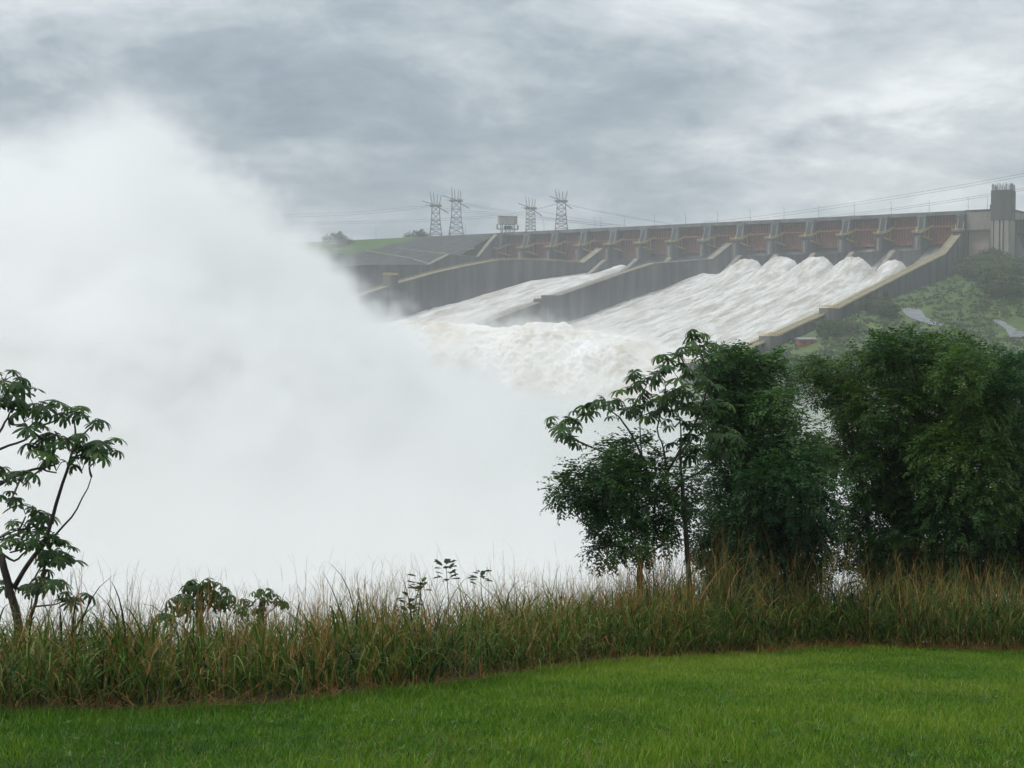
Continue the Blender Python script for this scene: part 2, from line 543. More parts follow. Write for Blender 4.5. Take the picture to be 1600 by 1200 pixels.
def build_land():
    # one ground sheet out to the horizon, under everything
    m_soil = mottled("soil", (0.06, 0.075, 0.03), (0.10, 0.11, 0.05), 0.02)
    g = grid_mesh("ground", *np.meshgrid(np.linspace(-1850, 1850, 30), np.linspace(-50, 2250, 24), indexing='ij'), np.full((30, 24), -51.5))
    tag(link("ground", g, None, m_soil), kind="structure")
    # river
    x = np.linspace(-520, 330, 240); y = np.linspace(70, 640, 200)
    X, Y = np.meshgrid(x, y, indexing='ij')
    Z = -46.5 + 1.1 * samp2(NOISE2B, X / 2.2, Y / 2.2) + 0.6 * samp2(NOISE2, X / 0.7, Y / 0.7)
    m_river = mottled("river_foam", (0.50, 0.47, 0.42), (0.72, 0.72, 0.70), 0.05, 0.5)
    tag(link("river", grid_mesh("river", X, Y, Z), None, m_river), kind="structure")
    # hillside right of the spillway
    uu = np.concatenate([np.linspace(-420, -130, 60)[:-1], np.linspace(-130, -2.6, 90)])
    ss = np.linspace(-60, 640, 260)
    U, Sg = np.meshgrid(uu, ss, indexing='ij')
    X = R0[0] + U * A_[0] + Sg * S_[0]; Y = R0[1] + U * A_[1] + Sg * S_[1]
    Z = hill_h(X, Y)
    near = np.hypot(X, Y) < 150
    Z = np.where(near, -50.5, Z)
    m_hill = mottled("hillside_grass", (0.030, 0.062, 0.014), (0.062, 0.105, 0.024), 0.028, 0.9, 8, c2=(0.115, 0.155, 0.040), coord='Generated')
    nt = NT(m_hill.node_tree)
    for nd in m_hill.node_tree.nodes:
        if nd.type == 'TEX_NOISE': nd.inputs['Scale'].default_value = 16
    tag(link("hillside", grid_mesh("hillside", X, Y, Z), None, m_hill), kind="structure")
    # reservoir held back behind the dam
    m_res = mottled("reservoir_water", (0.05, 0.06, 0.055), (0.07, 0.075, 0.07), 0.02, 0.15)
    uu = np.linspace(-420, 352.5, 12); ss = np.linspace(-620, -13.9, 10)
    U, Sg = np.meshgrid(uu, ss[::-1], indexing='ij')
    X = R0[0] + U * A_[0] + Sg * S_[0]; Y = R0[1] + U * A_[1] + Sg * S_[1]
    tag(link("reservoir", grid_mesh("reservoir", X, Y, np.full(X.shape, 72.0)), None, m_res), kind="structure")
    # embankment left of the spillway: rock fill with a grassed far end
    uu = np.linspace(353, 640, 110); ss = np.concatenate([np.linspace(-260, 0, 9), np.linspace(3, 190, 90)])
    U, Sg = np.meshgrid(uu, ss, indexing='ij')
    Z = np.where(Sg < 3, H_CREST - 0.03 * np.abs(np.minimum(Sg + 12, 0)), left_profile(U, Sg)) + 0.9 * samp2(NOISE2B, U / 1.1, Sg / 1.1) * sstep(4, 12, Sg)
    X = R0[0] + U * A_[0] + Sg * S_[0]; Y = R0[1] + U * A_[1] + Sg * S_[1]
    m, nt, b = material("rockfill", (0.1, 0.1, 0.1), 0.95)
    at = nt.n('ShaderNodeAttribute', attribute_name="grass")
    tc = nt.n('ShaderNodeTexCoord')
    f = nt.noise(tc.outputs['Object'], 0.12, 8, 0.75)
    rock = nt.ramp(f, [(0.3, (0.020, 0.025, 0.027)), (0.55, (0.055, 0.062, 0.058)), (0.75, (0.085, 0.088, 0.085))])
    gr = nt.ramp(nt.noise(tc.outputs['Object'], 0.05, 6, 0.6), [(0.3, (0.035, 0.085, 0.018)), (0.7, (0.075, 0.135, 0.03))])
    nt.set(b.inputs['Base Color'], nt.mix(at.outputs['Fac'], rock, gr))
    # grass lies above a line that falls away from the spillway
    line = np.interp(U, [353, 400, 425, 445, 470, 640], [-12, -8, 6, 20, 34, 60])
    G = sstep(3, -3, Sg - line + 2.5 * samp2(NOISE2B, U / 1.5, Sg / 1.5))
    tag(link("embankment", grid_mesh("embankment", X, Y, Z, {"grass": G.ravel()}), None, m), kind="structure")


build_land()

# ------------------------------------------------------------------ the spillway
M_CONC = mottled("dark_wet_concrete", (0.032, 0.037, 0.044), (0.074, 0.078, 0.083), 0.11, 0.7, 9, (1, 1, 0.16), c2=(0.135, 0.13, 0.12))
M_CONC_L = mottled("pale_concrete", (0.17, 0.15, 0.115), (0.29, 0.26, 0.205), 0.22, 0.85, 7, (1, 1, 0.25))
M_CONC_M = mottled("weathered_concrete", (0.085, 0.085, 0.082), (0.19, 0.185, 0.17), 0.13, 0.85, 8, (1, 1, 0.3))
M_RUST = mottled("rust_red_steel", (0.105, 0.026, 0.014), (0.205, 0.058, 0.032), 0.35, 0.7, 8, (1, 1, 0.3), c2=(0.15, 0.052, 0.034))
M_RUST_L = mottled("light_rust_steel", (0.20, 0.080, 0.045), (0.30, 0.155, 0.10), 0.5, 0.7)
M_OCHRE = mottled("ochre_painted_steel", (0.30, 0.165, 0.04), (0.44, 0.28, 0.08), 0.4, 0.6)
M_YEL = mottled("yellow_rail_paint", (0.50, 0.38, 0.09), (0.62, 0.49, 0.15), 0.6, 0.55)
M_STEEL = mottled("grey_galvanised_steel", (0.14, 0.15, 0.155), (0.24, 0.25, 0.25), 0.8, 0.5)

dam_root = empty("spillway_dam", label="long concrete spillway dam with rust red gates and dark chute walls across the valley", cat="dam")
dam_root.matrix_world = DAM_M

BAY = 25.0
NB = 14
# crest: road deck, parapets, beam
mb = MB()
mb.box(-2, 352, -14.0, 1.6, 75.6, H_CREST - 0.6)
mb.build("road_deck", M_CONC_M, dam_root)
MB().box(-2, 352, 1.2, 1.62, H_CREST - 0.58, H_CREST + 0.35).build("parapet", M_CONC_M, dam_root)
MB().box(-2, 352, -14, -13.6, H_CREST - 0.58, H_CREST + 0.35).build("parapet", M_CONC_M, dam_root)
# gates hang between the piers
def gate_mesh(z0):
    """curved skin plate, hollow side downstream, built in bay coordinates"""
    w = BAY - 4.6
    th = np.linspace(0, 1, 11)
    h = z0 + (75.2 - z0) * th
    s = -3.2 - 5.0 * np.sin(th * math.pi * 0.5 + 0.35) + 2.0
    v = []
    for ss, hh in zip(s, h):
        for d in (0.0, -0.7):
            for u in (-w / 2, w / 2):
                v.append((u, ss + d, hh))
    f = []
    for i in range(10):
        a = i * 4; b = a + 4
        f += [(a, a + 1, b + 1, b), (a + 2, b + 2, b + 3, a + 3), (a, b, b + 2, a + 2), (a + 1, a + 3, b + 3, b + 1)]
    f += [(0, 2, 3, 1), (40, 41, 43, 42)]
    me = bpy.data.meshes.new("gate"); me.from_pydata(v, [], f); me.update()
    me.materials.append(M_RUST)
    rb = MB()
    for k in range(11):
        u = -w / 2 + 0.5 + (w - 1.0) * k / 10
        for i in range(10):
            rb.bar((u, s[i] + 0.32, h[i]), (u, s[i + 1] + 0.32, h[i + 1]), 0.28, 0.62)
    rm = rb.mesh("gate_rib"); rm.materials.append(M_RUST_L)
    return me, rm, s, h


g_open, r_open, gs, gh = gate_mesh(57.5)
g_shut, r_shut, _, _ = gate_mesh(54.0)
beam_me = MB().box(-10.1, 10.1, -1.2, 0.2, 68.2, 69.0).mesh("walkway_beam"); beam_me.materials.append(M_RUST_L)
arm = MB()
arm.bar((11.4, 13.4, 63.6), (7.4, -2.6, 69.6), 0.9, 1.3)
arm.bar((11.4, 13.4, 63.0), (7.6, -3.2, 60.2), 0.8, 1.2)
arm.bar((8.6, 2.2, 67.6), (8.7, 1.4, 60.9), 0.5, 0.5)
arm_me = arm.mesh("gate_arm"); arm_me.materials.append(M_OCHRE)
arm2 = MB()
arm2.bar((-11.4, 13.4, 63.6), (-7.4, -2.6, 69.6), 0.9, 1.3)
arm2.bar((-11.4, 13.4, 63.0), (-7.6, -3.2, 60.2), 0.8, 1.2)
arm2_me = arm2.mesh("gate_arm"); arm2_me.materials.append(M_OCHRE)
for k in range(NB):
    c = BAY * (k + 0.5)
    o = link("gate", g_open if k < 6 or k in (7, 8) else g_shut, dam_root); o.location.x = c
    r = link("gate_rib", r_open if k < 6 or k in (7, 8) else r_shut, o); r["kind"] = "stuff"
    for me in (arm_me, arm2_me):
        a = link("gate_arm", me, o)
    link("walkway_beam", beam_me, o)
# piers
pier_prof = [(-16, 40), (-16, 75.4), (1.0, 75.4), (2.6, 73.0), (2.6, 65.0), (13.5, 64.4), (14.6, 62.6), (14.6, 54.0), (22, 52.6), (64, 50.2), (91, 37.2), (91, 20), (-16, 20)]
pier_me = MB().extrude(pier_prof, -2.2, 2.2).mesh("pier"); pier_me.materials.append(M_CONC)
end_prof = [(-16, 40), (-16, 75.4), (1.0, 75.4), (2.6, 73.0), (2.6, 65.0), (13.5, 64.4), (14.6, 62.6), (14.6, 20), (-16, 20)]
end_me = MB().extrude(end_prof, -2.2, 2.2).mesh("pier"); end_me.materials.append(M_CONC)
tow = MB(); tow.extrude([(2.5, 62), (2.5, 72.0), (1.5, 76.2), (4.2, 76.2), (5.4, 74.6), (5.4, 62)], -2.9, 2.9)
tow_me = tow.mesh("bulkhead_tower"); tow_me.materials.append(mottled("greenish_concrete", (0.042, 0.050, 0.049), (0.098, 0.110, 0.106), 0.12, 0.8, 7, (1, 1, 0.3)))
stripe_me = MB().box(-0.75, 0.75, 14.55, 15.2, 51.5, 61.4).mesh("nose_stripe"); stripe_me.materials.append(M_CONC_L)
plat_me = MB().box(-3.3, 3.3, 6.2, 15.4, 63.9, 64.75).mesh("platform"); plat_me.materials.append(M_CONC_M)
rl = MB()
for z in (65.25, 65.75):
    rl.bar((-3.2, 15.3, z), (3.2, 15.3, z), 0.12); rl.bar((-3.2, 6.3, z), (-3.2, 15.3, z), 0.12); rl.bar((3.2, 6.3, z), (3.2, 15.3, z), 0.12)
for q in np.linspace(-3.2, 3.2, 6): rl.bar((q, 15.3, 64.7), (q, 15.3, 65.8), 0.1)
rail_me = rl.mesh("railing"); rail_me.materials.append(M_YEL)
cop = MB(); cop.bar((0, 64, 50.35), (0, 91.2, 37.35), 2.6, 0.5)
cop_me = cop.mesh("coping"); cop_me.materials.append(M_CONC_L)
strut = MB(); strut.bar((-2.4, 4.6, 75.0), (-2.4, 9.5, 64.9), 0.45); strut.bar((1.2, 5.5, 75.0), (0.8, 11.0, 64.9), 0.35)
strut_me = strut.mesh("ladder"); strut_me.materials.append(M_STEEL)
for k in range(NB + 1):
    full = k not in (0, 6, 10, NB)
    o = link("pier", pier_me if full else end_me, dam_root); o.location.x = BAY * k
    link("bulkhead_tower", tow_me, o)
    link("platform", plat_me, o); link("railing", rail_me, o); link("ladder", strut_me, o)
    link("nose_stripe", stripe_me, o)
    if full: link("coping", cop_me, o)
# concrete sill and back wall under the gates
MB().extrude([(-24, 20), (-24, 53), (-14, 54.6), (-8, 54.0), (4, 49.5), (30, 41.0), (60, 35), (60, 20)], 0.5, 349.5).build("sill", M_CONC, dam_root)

# chute walls, profiles read from the photograph
def chute_wall(u, pts, depth, thick, walk):
    prof = [on_u(u, *p) if len(p) == 2 else p[:2] for p in pts]
    s = [q[0] for q in prof]; h = [q[1] for q in prof]
    poly = [(a, b) for a, b in zip(s, h)] + [(a, b - d) for a, b, d in reversed(list(zip(s, h, np.interp(s, [0, 400], depth))))]
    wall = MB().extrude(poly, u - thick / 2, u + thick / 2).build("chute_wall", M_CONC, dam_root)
    cp = MB()
    for i in range(len(s) - 1):
        cp.bar((u, s[i], h[i] + 0.2), (u, s[i + 1], h[i + 1] + 0.2), walk, 0.5)
    cp.build("coping", M_CONC_L, wall)
    return wall, s, h


def railing(par, u, s, h, side, step=3.0, mat=None):
    r = MB()
    L = 0
    for i in range(len(s) - 1):
        for z in (0.75, 1.35):
            r.bar((u + side, s[i], h[i] + z), (u + side, s[i + 1], h[i + 1] + z), 0.16)
        n = max(1, int(math.hypot(s[i + 1] - s[i], h[i + 1] - h[i]) / step))
        for j in range(n):
            t = j / n
            a = s[i] + (s[i + 1] - s[i]) * t; b = h[i] + (h[i + 1] - h[i]) * t
            r.bar((u + side, a, b + 0.2), (u + side, a, b + 1.4), 0.13)
    return r.build("railing", mat or M_YEL, par)


w14, s14, h14 = chute_wall(-1.0, [(1494, 369), (1482, 384), (1471, 398), (1432, 417), (1385, 441), (1340, 464), (1302, 484), (1250, 506), (1205, 527), (1150, 553), (1083, 575)], (16, 36), 3.4, 5.2)
railing(w14, -1.0, s14, h14, 2.4); railing(w14, -1.0, s14, h14, -2.4)
w8, s8, h8 = chute_wall(150.0, [(1139, 381), (1109, 405), (1060, 409), (1018, 412), (980, 424), (940, 438), (870, 462), (800, 487), (748, 507), (720, 517), (690, 528)], (22, 34), 3.4, 4.6)
railing(w8, 150.0, s8, h8, 1.9, 4.0, M_STEEL)
w4, s4, h4 = chute_wall(250.0, [(937, 389), (908, 411), (870, 408), (820, 406), (775, 407), (730, 415), (680, 426), (625, 441), (572, 458), (520, 478)], (24, 36), 3.4, 4.6)
railing(w4, 250.0, s4, h4, 1.9, 4.0, M_YEL)
w0, s0, h0 = chute_wall(350.0, [(775, 367), (768, 374), (745, 402), (700, 398), (668, 414), (570, 414), (480, 420)], (20, 40), 3.0, 3.2)


def wall_box(wall, u, x0, x1, y0, y1, thick, side, rail=True, mat=M_CONC_M):
    """a gauge house standing on a chute wall, sized from the photograph"""
    sa, ha = on_u(u, x1, y0); sb, _ = on_u(u, x0, y0); _, hb = on_u(u, x1, y1)
    m = MB().box(u - thick / 2 + side, u + thick / 2 + side, min(sa, sb), max(sa, sb), hb, ha)
    o = m.build("gauge_block", mat, wall)
    if rail:
        r = MB()
        for z in (0.7, 1.4):
            for uu in (-thick / 2, thick / 2):
                r.bar((u + side + uu, sa, ha + z), (u + side + uu, sb, ha + z), 0.15)
            for q in (sa, sb):
                r.bar((u + side - thick / 2, q, ha + z), (u + side + thick / 2, q, ha + z), 0.15)
        for uu in (-thick / 2, thick / 2):
            for q in np.linspace(sa, sb, 5): r.bar((u + side + uu, q, ha), (u + side + uu, q, ha + 1.45), 0.14)
        r.build("railing", M_YEL, o)
    return o


wall_box(w14, -3.0, 1287, 1303, 482, 503, 4.6, 0)
wall_box(w14, -3.0, 1194, 1214, 525, 553, 5.0, 0)
wall_box(w14, -3.0, 1079, 1115, 566, 660, 7.0, 0, True)
wall_box(w8, 149.0, 840, 853, 467, 503, 5.0, 0, False, M_CONC)
wall_box(w8, 149.0, 853, 868, 462, 506, 6.0, 0, False, M_CONC)
wall_box(w8, 149.0, 715, 733, 512, 545, 5.0, 0, False, M_CONC)
wall_box(w8, 149.0, 733, 750, 506, 545, 6.0, 0, False, M_CONC)
wall_box(w4, 249.0, 604, 617, 431, 500, 5.0, 0, True, M_CONC)

# ------------------------------------------------------------------ white water
def foam_material():
    m, nt, b = material("white_water", (0.7, 0.7, 0.68), 0.55, 0.3)
    at = nt.n('ShaderNodeAttribute', attribute_name="foam")
    tc = nt.n('ShaderNodeTexCoord')
    v = nt.mapping(tc.outputs['Object'], scale=(1, 0.11, 0.4))
    f = nt.noise(v, 0.26, 9, 0.70, 0.35)
    mud = nt.ramp(f, [(0.34, (0.31, 0.275, 0.22)), (0.47, (0.50, 0.475, 0.43)), (0.61, (0.71, 0.70, 0.68))])
    col = nt.mix(at.outputs['Fac'], (0.055, 0.062, 0.060), mud)
    nt.set(b.inputs['Base Color'], col)
    bp = nt.n('ShaderNodeBump'); bp.inputs['Strength'].default_value = 0.5; bp.inputs['Distance'].default_value = 0.6
    nt.set(bp.inputs['Height'], nt.noise(v, 0.9, 6, 0.7)); nt.set(b.inputs['Normal'], bp.outputs[0])
    return m


M_FOAM = foam_material()


def chute_water(name, u0, u1, bumps, smax, du, ds, seed, prof):
    nu = int((u1 - u0) / du); ns = int((smax + 8) / ds)
    U, S = np.meshgrid(np.linspace(u0, u1, nu), np.linspace(-16, smax, ns), indexing='ij')
    base = np.interp(S, *prof)
    n1 = fbm((512, 512), 1.5, seed); n2 = fbm((512, 512), 1.15, seed + 1)
    warp = 3.0 * samp2(n1, U / 2.2, S / 7.0)
    st = samp2(n1, (U + warp * .3) / 0.8, S / 15.0)            # long streaks down the chute
    tex = samp2(n2, (U + warp) / 0.55, (S + warp * 2) / 2.1)
    rough = sstep(20, 95, S)
    bump = 0 * U
    for bu, bs, bh, wd in bumps:
        ang = 0.5 * samp2(n1, U / 1.5, S / 1.5)
        rise = sstep(-5.0, 3.5, S - bs + ang * 1.6 + 3.2 * ((U - bu) / wd) ** 2)
        fall = np.exp(-(np.clip(S - bs - 4, 0, 400) / 34.0) ** 1.25)
        wid = wd * (1 + np.clip(S - bs, 0, 400) / 75.0)
        prof = np.exp(-np.abs((U - bu) / wid) ** 3.6)
        bump = np.maximum(bump, bh * rise * fall * prof * (1 + 0.055 * samp2(n2, U / 0.5, S / 0.5) + 0.06 * st))
    # ridges between neighbouring jets carry on down the chute
    ridge = 1.3 * np.cos((U - 12.5) / 25.0 * 2 * math.pi + 0.6 * st) * sstep(90, 140, S) * np.exp(-np.clip(S - 120, 0, 400) / 260)
    Z = base + bump + ridge + rough * (0.70 * st + 0.42 * np.abs(tex) ** 1.2 * (0.25 + S / 280) + 0.06 * samp2(n2, U / 0.21, S / 0.5))
    foam = np.clip(sstep(8, 88, S + 26 * samp2(n1, U / 2.0, S / 3.0)) + sstep(0.6, 2.5, bump), 0, 1)
    me = grid_mesh(name, U, S, Z, {"foam": foam.ravel()})
    o = link("chute_water", me, None, M_FOAM)
    o.matrix_world = DAM_M
    o["kind"] = "structure"
    return o


chute_water("chute_water", 0.4, 148.6,
            [(12.5, 101, 8.6, 8.0), (37.5, 97, 11.6, 10.0), (62.5, 89, 11.0, 10.6), (87.5, 83, 10.6, 10.2), (112.5, 79, 9.8, 10.2), (137.5, 82, 3.0, 8.0)], 352, 0.62, 0.75, 40,
            ([-16, -9, 4, 30, 43, 102, 182, 259, 330, 380], [59.5, 57.9, 52.4, 43.2, 40.2, 31.6, 17.6, 3.0, -10.5, -18.0]))
chute_water("chute_water", 151.4, 248.6, [(187.5, 64, 6.0, 6.0), (212.5, 60, 5.0, 5.0)], 352, 0.9, 1.0, 50,
            ([-16, -9, 4, 30, 43, 59, 133, 204, 265, 330, 380], [59.5, 57.9, 53.0, 46.0, 43.5, 41.6, 33.4, 19.8, 8.6, -6.0, -16.0]))


def jet():
    """the sheet of water thrown off the end of the chutes, boiling into spray"""
    nu, ns = 430, 240
    U, T = np.meshgrid(np.linspace(2, 246, nu), np.linspace(0, 1, ns), indexing='ij')
    n1 = fbm((512, 512), 1.9, 60); n2 = fbm((512, 512), 1.45, 61)
    lift = np.interp(U, [0, 12, 30, 60, 95, 130, 160, 200, 250], [-15, -12, -6, -3.0, -0.5, -1.5, -3.5, -3.5, -2.0])
    S = 338 + T * 108
    Z = -13 + (lift + 14) * np.sin(np.clip(T / 0.42, 0, 1) * math.pi / 2) - 52 * np.clip((T - 0.42) / 0.58, 0, 1) ** 1.7
    b1 = np.abs(samp2(n1, U / 0.55, S / 0.62)); b2 = np.abs(samp2(n2, U / 0.4, S / 0.4))
    b3 = np.abs(samp2(n2, U / 0.17 + 31, S / 0.17))
    disp = (6.4 * (1.1 - b1) + 3.4 * (1 - b2) + 1.5 * (1 - b3)) * sstep(0, 0.18, T) * (0.35 + 0.65 * sstep(0, 40, U))
    Z = Z + disp * 0.75
    S = S + disp * 1.1 * sstep(0.2, 0.7, T)
    me = grid_mesh("jet_water", U, S, Z, {"foam": np.ones(U.size)})
    m = mottled("muddy_foam", (0.50, 0.42, 0.30), (0.77, 0.75, 0.70), 0.05, 0.7, 9, c2=(0.87, 0.87, 0.86))
    o = link("jet_water", me, None, m); o.matrix_world = DAM_M; o["kind"] = "structure"


jet()


def jet_spray():
    """froth and spray round the falling jet, and thin spray over the chutes"""
    lo = np.array((-6.0, 336.0, -47.0)); hi = np.array((250.0, 462.0, 24.0))
    n = (160, 80, 44)
    ax = [np.linspace(lo[i], hi[i], n[i]) for i in range(3)]
    U, S, Z = np.meshgrid(*ax, indexing='ij')
    nA = fbm(n, 1.9, 71); nB = fbm(n, 1.55, 72); nC = fbm(n, 1.15, 73)
    T = np.clip((S - 338) / 108, 0, 1)
    lift = np.interp(U, [0, 12, 30, 60, 95, 130, 160, 200, 250], [-15, -12, -6, -3.0, -0.5, -1.5, -3.5, -3.5, -2.0])
    top = -13 + (lift + 14) * np.sin(np.clip(T / 0.42, 0, 1) * math.pi / 2) - 40 * np.clip((T - 0.42) / 0.58, 0, 1) ** 1.7
    d = (Z - top - 2.5) * 0.8 + nA * 2.2 - (1 - np.abs(nB)) * 3.6 + nC * 1.1
    dens = sstep(1.3, -1.3, d) * (0.022 + 0.22 * sstep(0.1, 1.5, nA * .5 + nB * .6 + nC * .5))
    dens *= sstep(0.02, 0.22, T) * sstep(-6, 26, U + nB * 4)
    dens += 0.0025 * sstep(14, 0, d + nB * 3) * sstep(0.05, 0.4, T)
    for i, (c, e0, e1) in enumerate(((U, 8, 6), (S, 6, 14), (Z, .1, 6))):
        dens *= sstep(lo[i], lo[i] + e0, c) * sstep(hi[i], hi[i] - e1, c)
    o = fog_volume("jet_spray", lo, hi, dens, vol_material("froth", 1.0, (0.992, 0.988, 0.978)))
    o.matrix_world = DAM_M
    tag(o, "boiling white froth flying off the end of the chutes", "spray", kind="stuff")
    lo = np.array((0.0, 30.0, -22.0)); hi = np.array((250.0, 345.0, 66.0))
    n = (64, 80, 40)
    ax = [np.linspace(lo[i], hi[i], n[i]) for i in range(3)]
    U, S, Z = np.meshgrid(*ax, indexing='ij')
    nA = fbm(n, 1.8, 81); nB = fbm(n, 1.4, 82)
    base = np.interp(S, [30, 43, 102, 182, 259, 330, 380], [43.2, 40.2, 31.6, 17.6, 3.0, -10.5, -18.0])
    hgt = Z - base
    dens = np.exp(-np.clip(hgt - 1, 0, 100) / np.clip(4.0 + 1.5 * nA + 4 * sstep(140, 60, S), 1.5, 14)) * np.clip(0.25 + 0.5 * nB + 0.3 * nA, 0, 2) * 0.0030
    dens *= np.where(hgt < -3, 0, 1) * (1 + 1.3 * sstep(150, 70, S) * sstep(152, 130, U))
    for i, (c, e0, e1) in enumerate(((U, 8, 8), (S, 25, 15), (Z, 1, 12))):
        dens *= sstep(lo[i], lo[i] + e0, c) * sstep(hi[i], hi[i] - e1, c)
    o = fog_volume("chute_spray", lo, hi, dens, vol_material("chute_spray", 1.0, (0.985, 0.99, 0.99)))
    o.matrix_world = DAM_M
    tag(o, "thin veil of spray drifting over the white chutes", "spray", kind="stuff")


jet_spray()
# ------------------------------------------------------------------ buildings and steelwork around the dam
def hill_hit(x, y, f=None):
    """where the line of sight through a photo pixel meets the hillside"""
    f = f or (lambda a, b: float(hill_h(np.array(a), np.array(b))))
    d = ray(x, y); t = 200.0
    while t < 1200:
        p = d * t
        if p[2] < f(p[0], p[1]):
            return np.array((p[0], p[1], f(p[0], p[1])))
        t += 1.5
    return None


def bank_f(X, Y):
    u = (X - R0[0]) * A_[0] + (Y - R0[1]) * A_[1]; s = (X - R0[0]) * S_[0] + (Y - R0[1]) * S_[1]
    return float(left_profile(u, s)) if u > 350 else -60.0


# --- lift tower
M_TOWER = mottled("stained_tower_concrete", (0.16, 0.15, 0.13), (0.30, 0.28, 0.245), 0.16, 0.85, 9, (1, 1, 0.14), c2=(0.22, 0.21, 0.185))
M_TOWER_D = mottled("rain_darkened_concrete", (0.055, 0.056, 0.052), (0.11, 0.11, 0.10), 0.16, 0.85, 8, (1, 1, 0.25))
M_PINK = mottled("pinkish_formwork_concrete", (0.33, 0.25, 0.20), (0.43, 0.345, 0.285), 0.10, 0.9, 8, (1, 1, 2.5))


def lift_tower():
    root = empty("lift_tower", label="tall square unfinished concrete tower with bare reinforcing bars on top at the dam's end", cat="tower")
    root.matrix_world = DAM_M
    uL, _ = on_s(16, 1548, 400); uR, _ = on_s(16, 1577, 400)
    _, hT = on_s(16, 1562, 297); _, hB = on_s(16, 1562, 414)
    u0, u1 = uR, uL                       # u falls to the right
    w = u1 - u0
    hd = hB + (hT - hB) * 0.60
    MB().box(u0, u1, 3, 14.0, hB - 6, hd).build("lower_shaft", M_TOWER, root)
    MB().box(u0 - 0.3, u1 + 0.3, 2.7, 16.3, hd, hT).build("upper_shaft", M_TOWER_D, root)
    # pilasters with slots between them
    for a, b, dn in ((0.00, 0.10, 0), (0.16, 0.42, 0), (0.50, 0.62, 4.5), (0.70, 0.94, 0)):
        MB().box(u1 - b * w, u1 - a * w, 13.9, 16.0, hB - 2 - dn, hd).build("pilaster", M_TOWER, root)
    MB().box(u0 - 0.2, u1 + 0.2, 13.9, 16.5, hB - 3, hB - 2.2).build("plinth", M_TOWER, root)
    for a in (0.13, 0.46, 0.66):
        MB().box(u1 - a * w - 0.15, u1 - a * w + 0.15, 13.8, 14.4, hB, hd).build("slot_pipe", M_TOWER_D, root)
    rb = MB(); g = np.random.default_rng(3)
    for k in range(120):
        e = k % 4; t = g.random()
        uu, ss = ((u0 + t * w, 16.0), (u0 + t * w, 3.2), (u0 + .1, 3 + 13 * t), (u1 - .1, 3 + 13 * t))[e]
        rb.bar((uu, ss, hT - 0.3), (uu + g.normal() * .1, ss + g.normal() * .1, hT + 3.2 + g.random() * 1.3), 0.16)
    r = rb.build("reinforcing_bars", M_STEEL, root); r["kind"] = "stuff"
    MB().box(u1 + 0.3, u1 + 1.9, 6, 12, H_CREST - 1, H_CREST + 2.4).build("crest_cabin", M_TOWER_D, root)


def end_block():
    root = empty("abutment_block", label="pale concrete end block with a tall recessed pinkish panel beside the tower", cat="building")
    root.matrix_world = DAM_M
    S = 3.0
    uL, hA = on_s(S, 1508, 360); uR, _ = on_s(S, 1549, 360)
    a, _ = on_s(S, 1512, 380); b, _ = on_s(S, 1545, 380)
    _, hB = on_s(S, 1520, 418)
    MB().box(uR, uL, -14, S, hA, H_CREST - 0.9).build("upper_wall", M_TOWER, root)
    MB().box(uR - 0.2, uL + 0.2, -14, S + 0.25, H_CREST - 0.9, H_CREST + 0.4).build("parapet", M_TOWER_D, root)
    MB().box(a, uL, -14, S, hB - 8, hA).build("side_wall", M_CONC_M, root)
    MB().box(uR, b, -14, S, hB - 8, hA).build("side_wall", M_CONC_M, root)
    MB().box(b, a, -14, S - 3.2, hB - 8, hA).build("recessed_panel", M_PINK, root)
    for k in range(7):
        z = hA + 0.8 + k * (H_CREST - 2.2 - hA) / 7
        MB().box(uR, uL, S - 0.02, S + 0.05, z, z + 0.16).build("formwork_band", M_CONC_M, root)
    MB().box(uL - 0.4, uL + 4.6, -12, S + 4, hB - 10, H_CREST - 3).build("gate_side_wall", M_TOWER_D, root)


def wing():
    p0 = np.array((316.0, 868.0)); p1 = np.array((404.0, 986.0))
    L = np.hypot(*(p1 - p0)); d = (p1 - p0) / L
    root = empty("wing_wall", (p0[0], p0[1], 0), math.atan2(d[1], d[0]), "buttressed concrete dam wing running back to the right of the tower", "wall")
    MB().box(0, L, -0.5, 5, 64.5, H_CREST).build("upper_wall", M_TOWER, root)
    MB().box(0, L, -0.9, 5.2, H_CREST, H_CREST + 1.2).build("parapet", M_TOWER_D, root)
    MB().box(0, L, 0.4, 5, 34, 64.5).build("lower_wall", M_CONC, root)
    pr = [(0.4, 34), (0.4, 64), (-1.5, 64), (-14, 34)]
    for k in range(9):
        MB().extrude([(s, h) for s, h in pr], 5 + 12 * k, 8.2 + 12 * k).build("buttress", M_CONC_M, root)


lift_tower(); end_block(); wing()

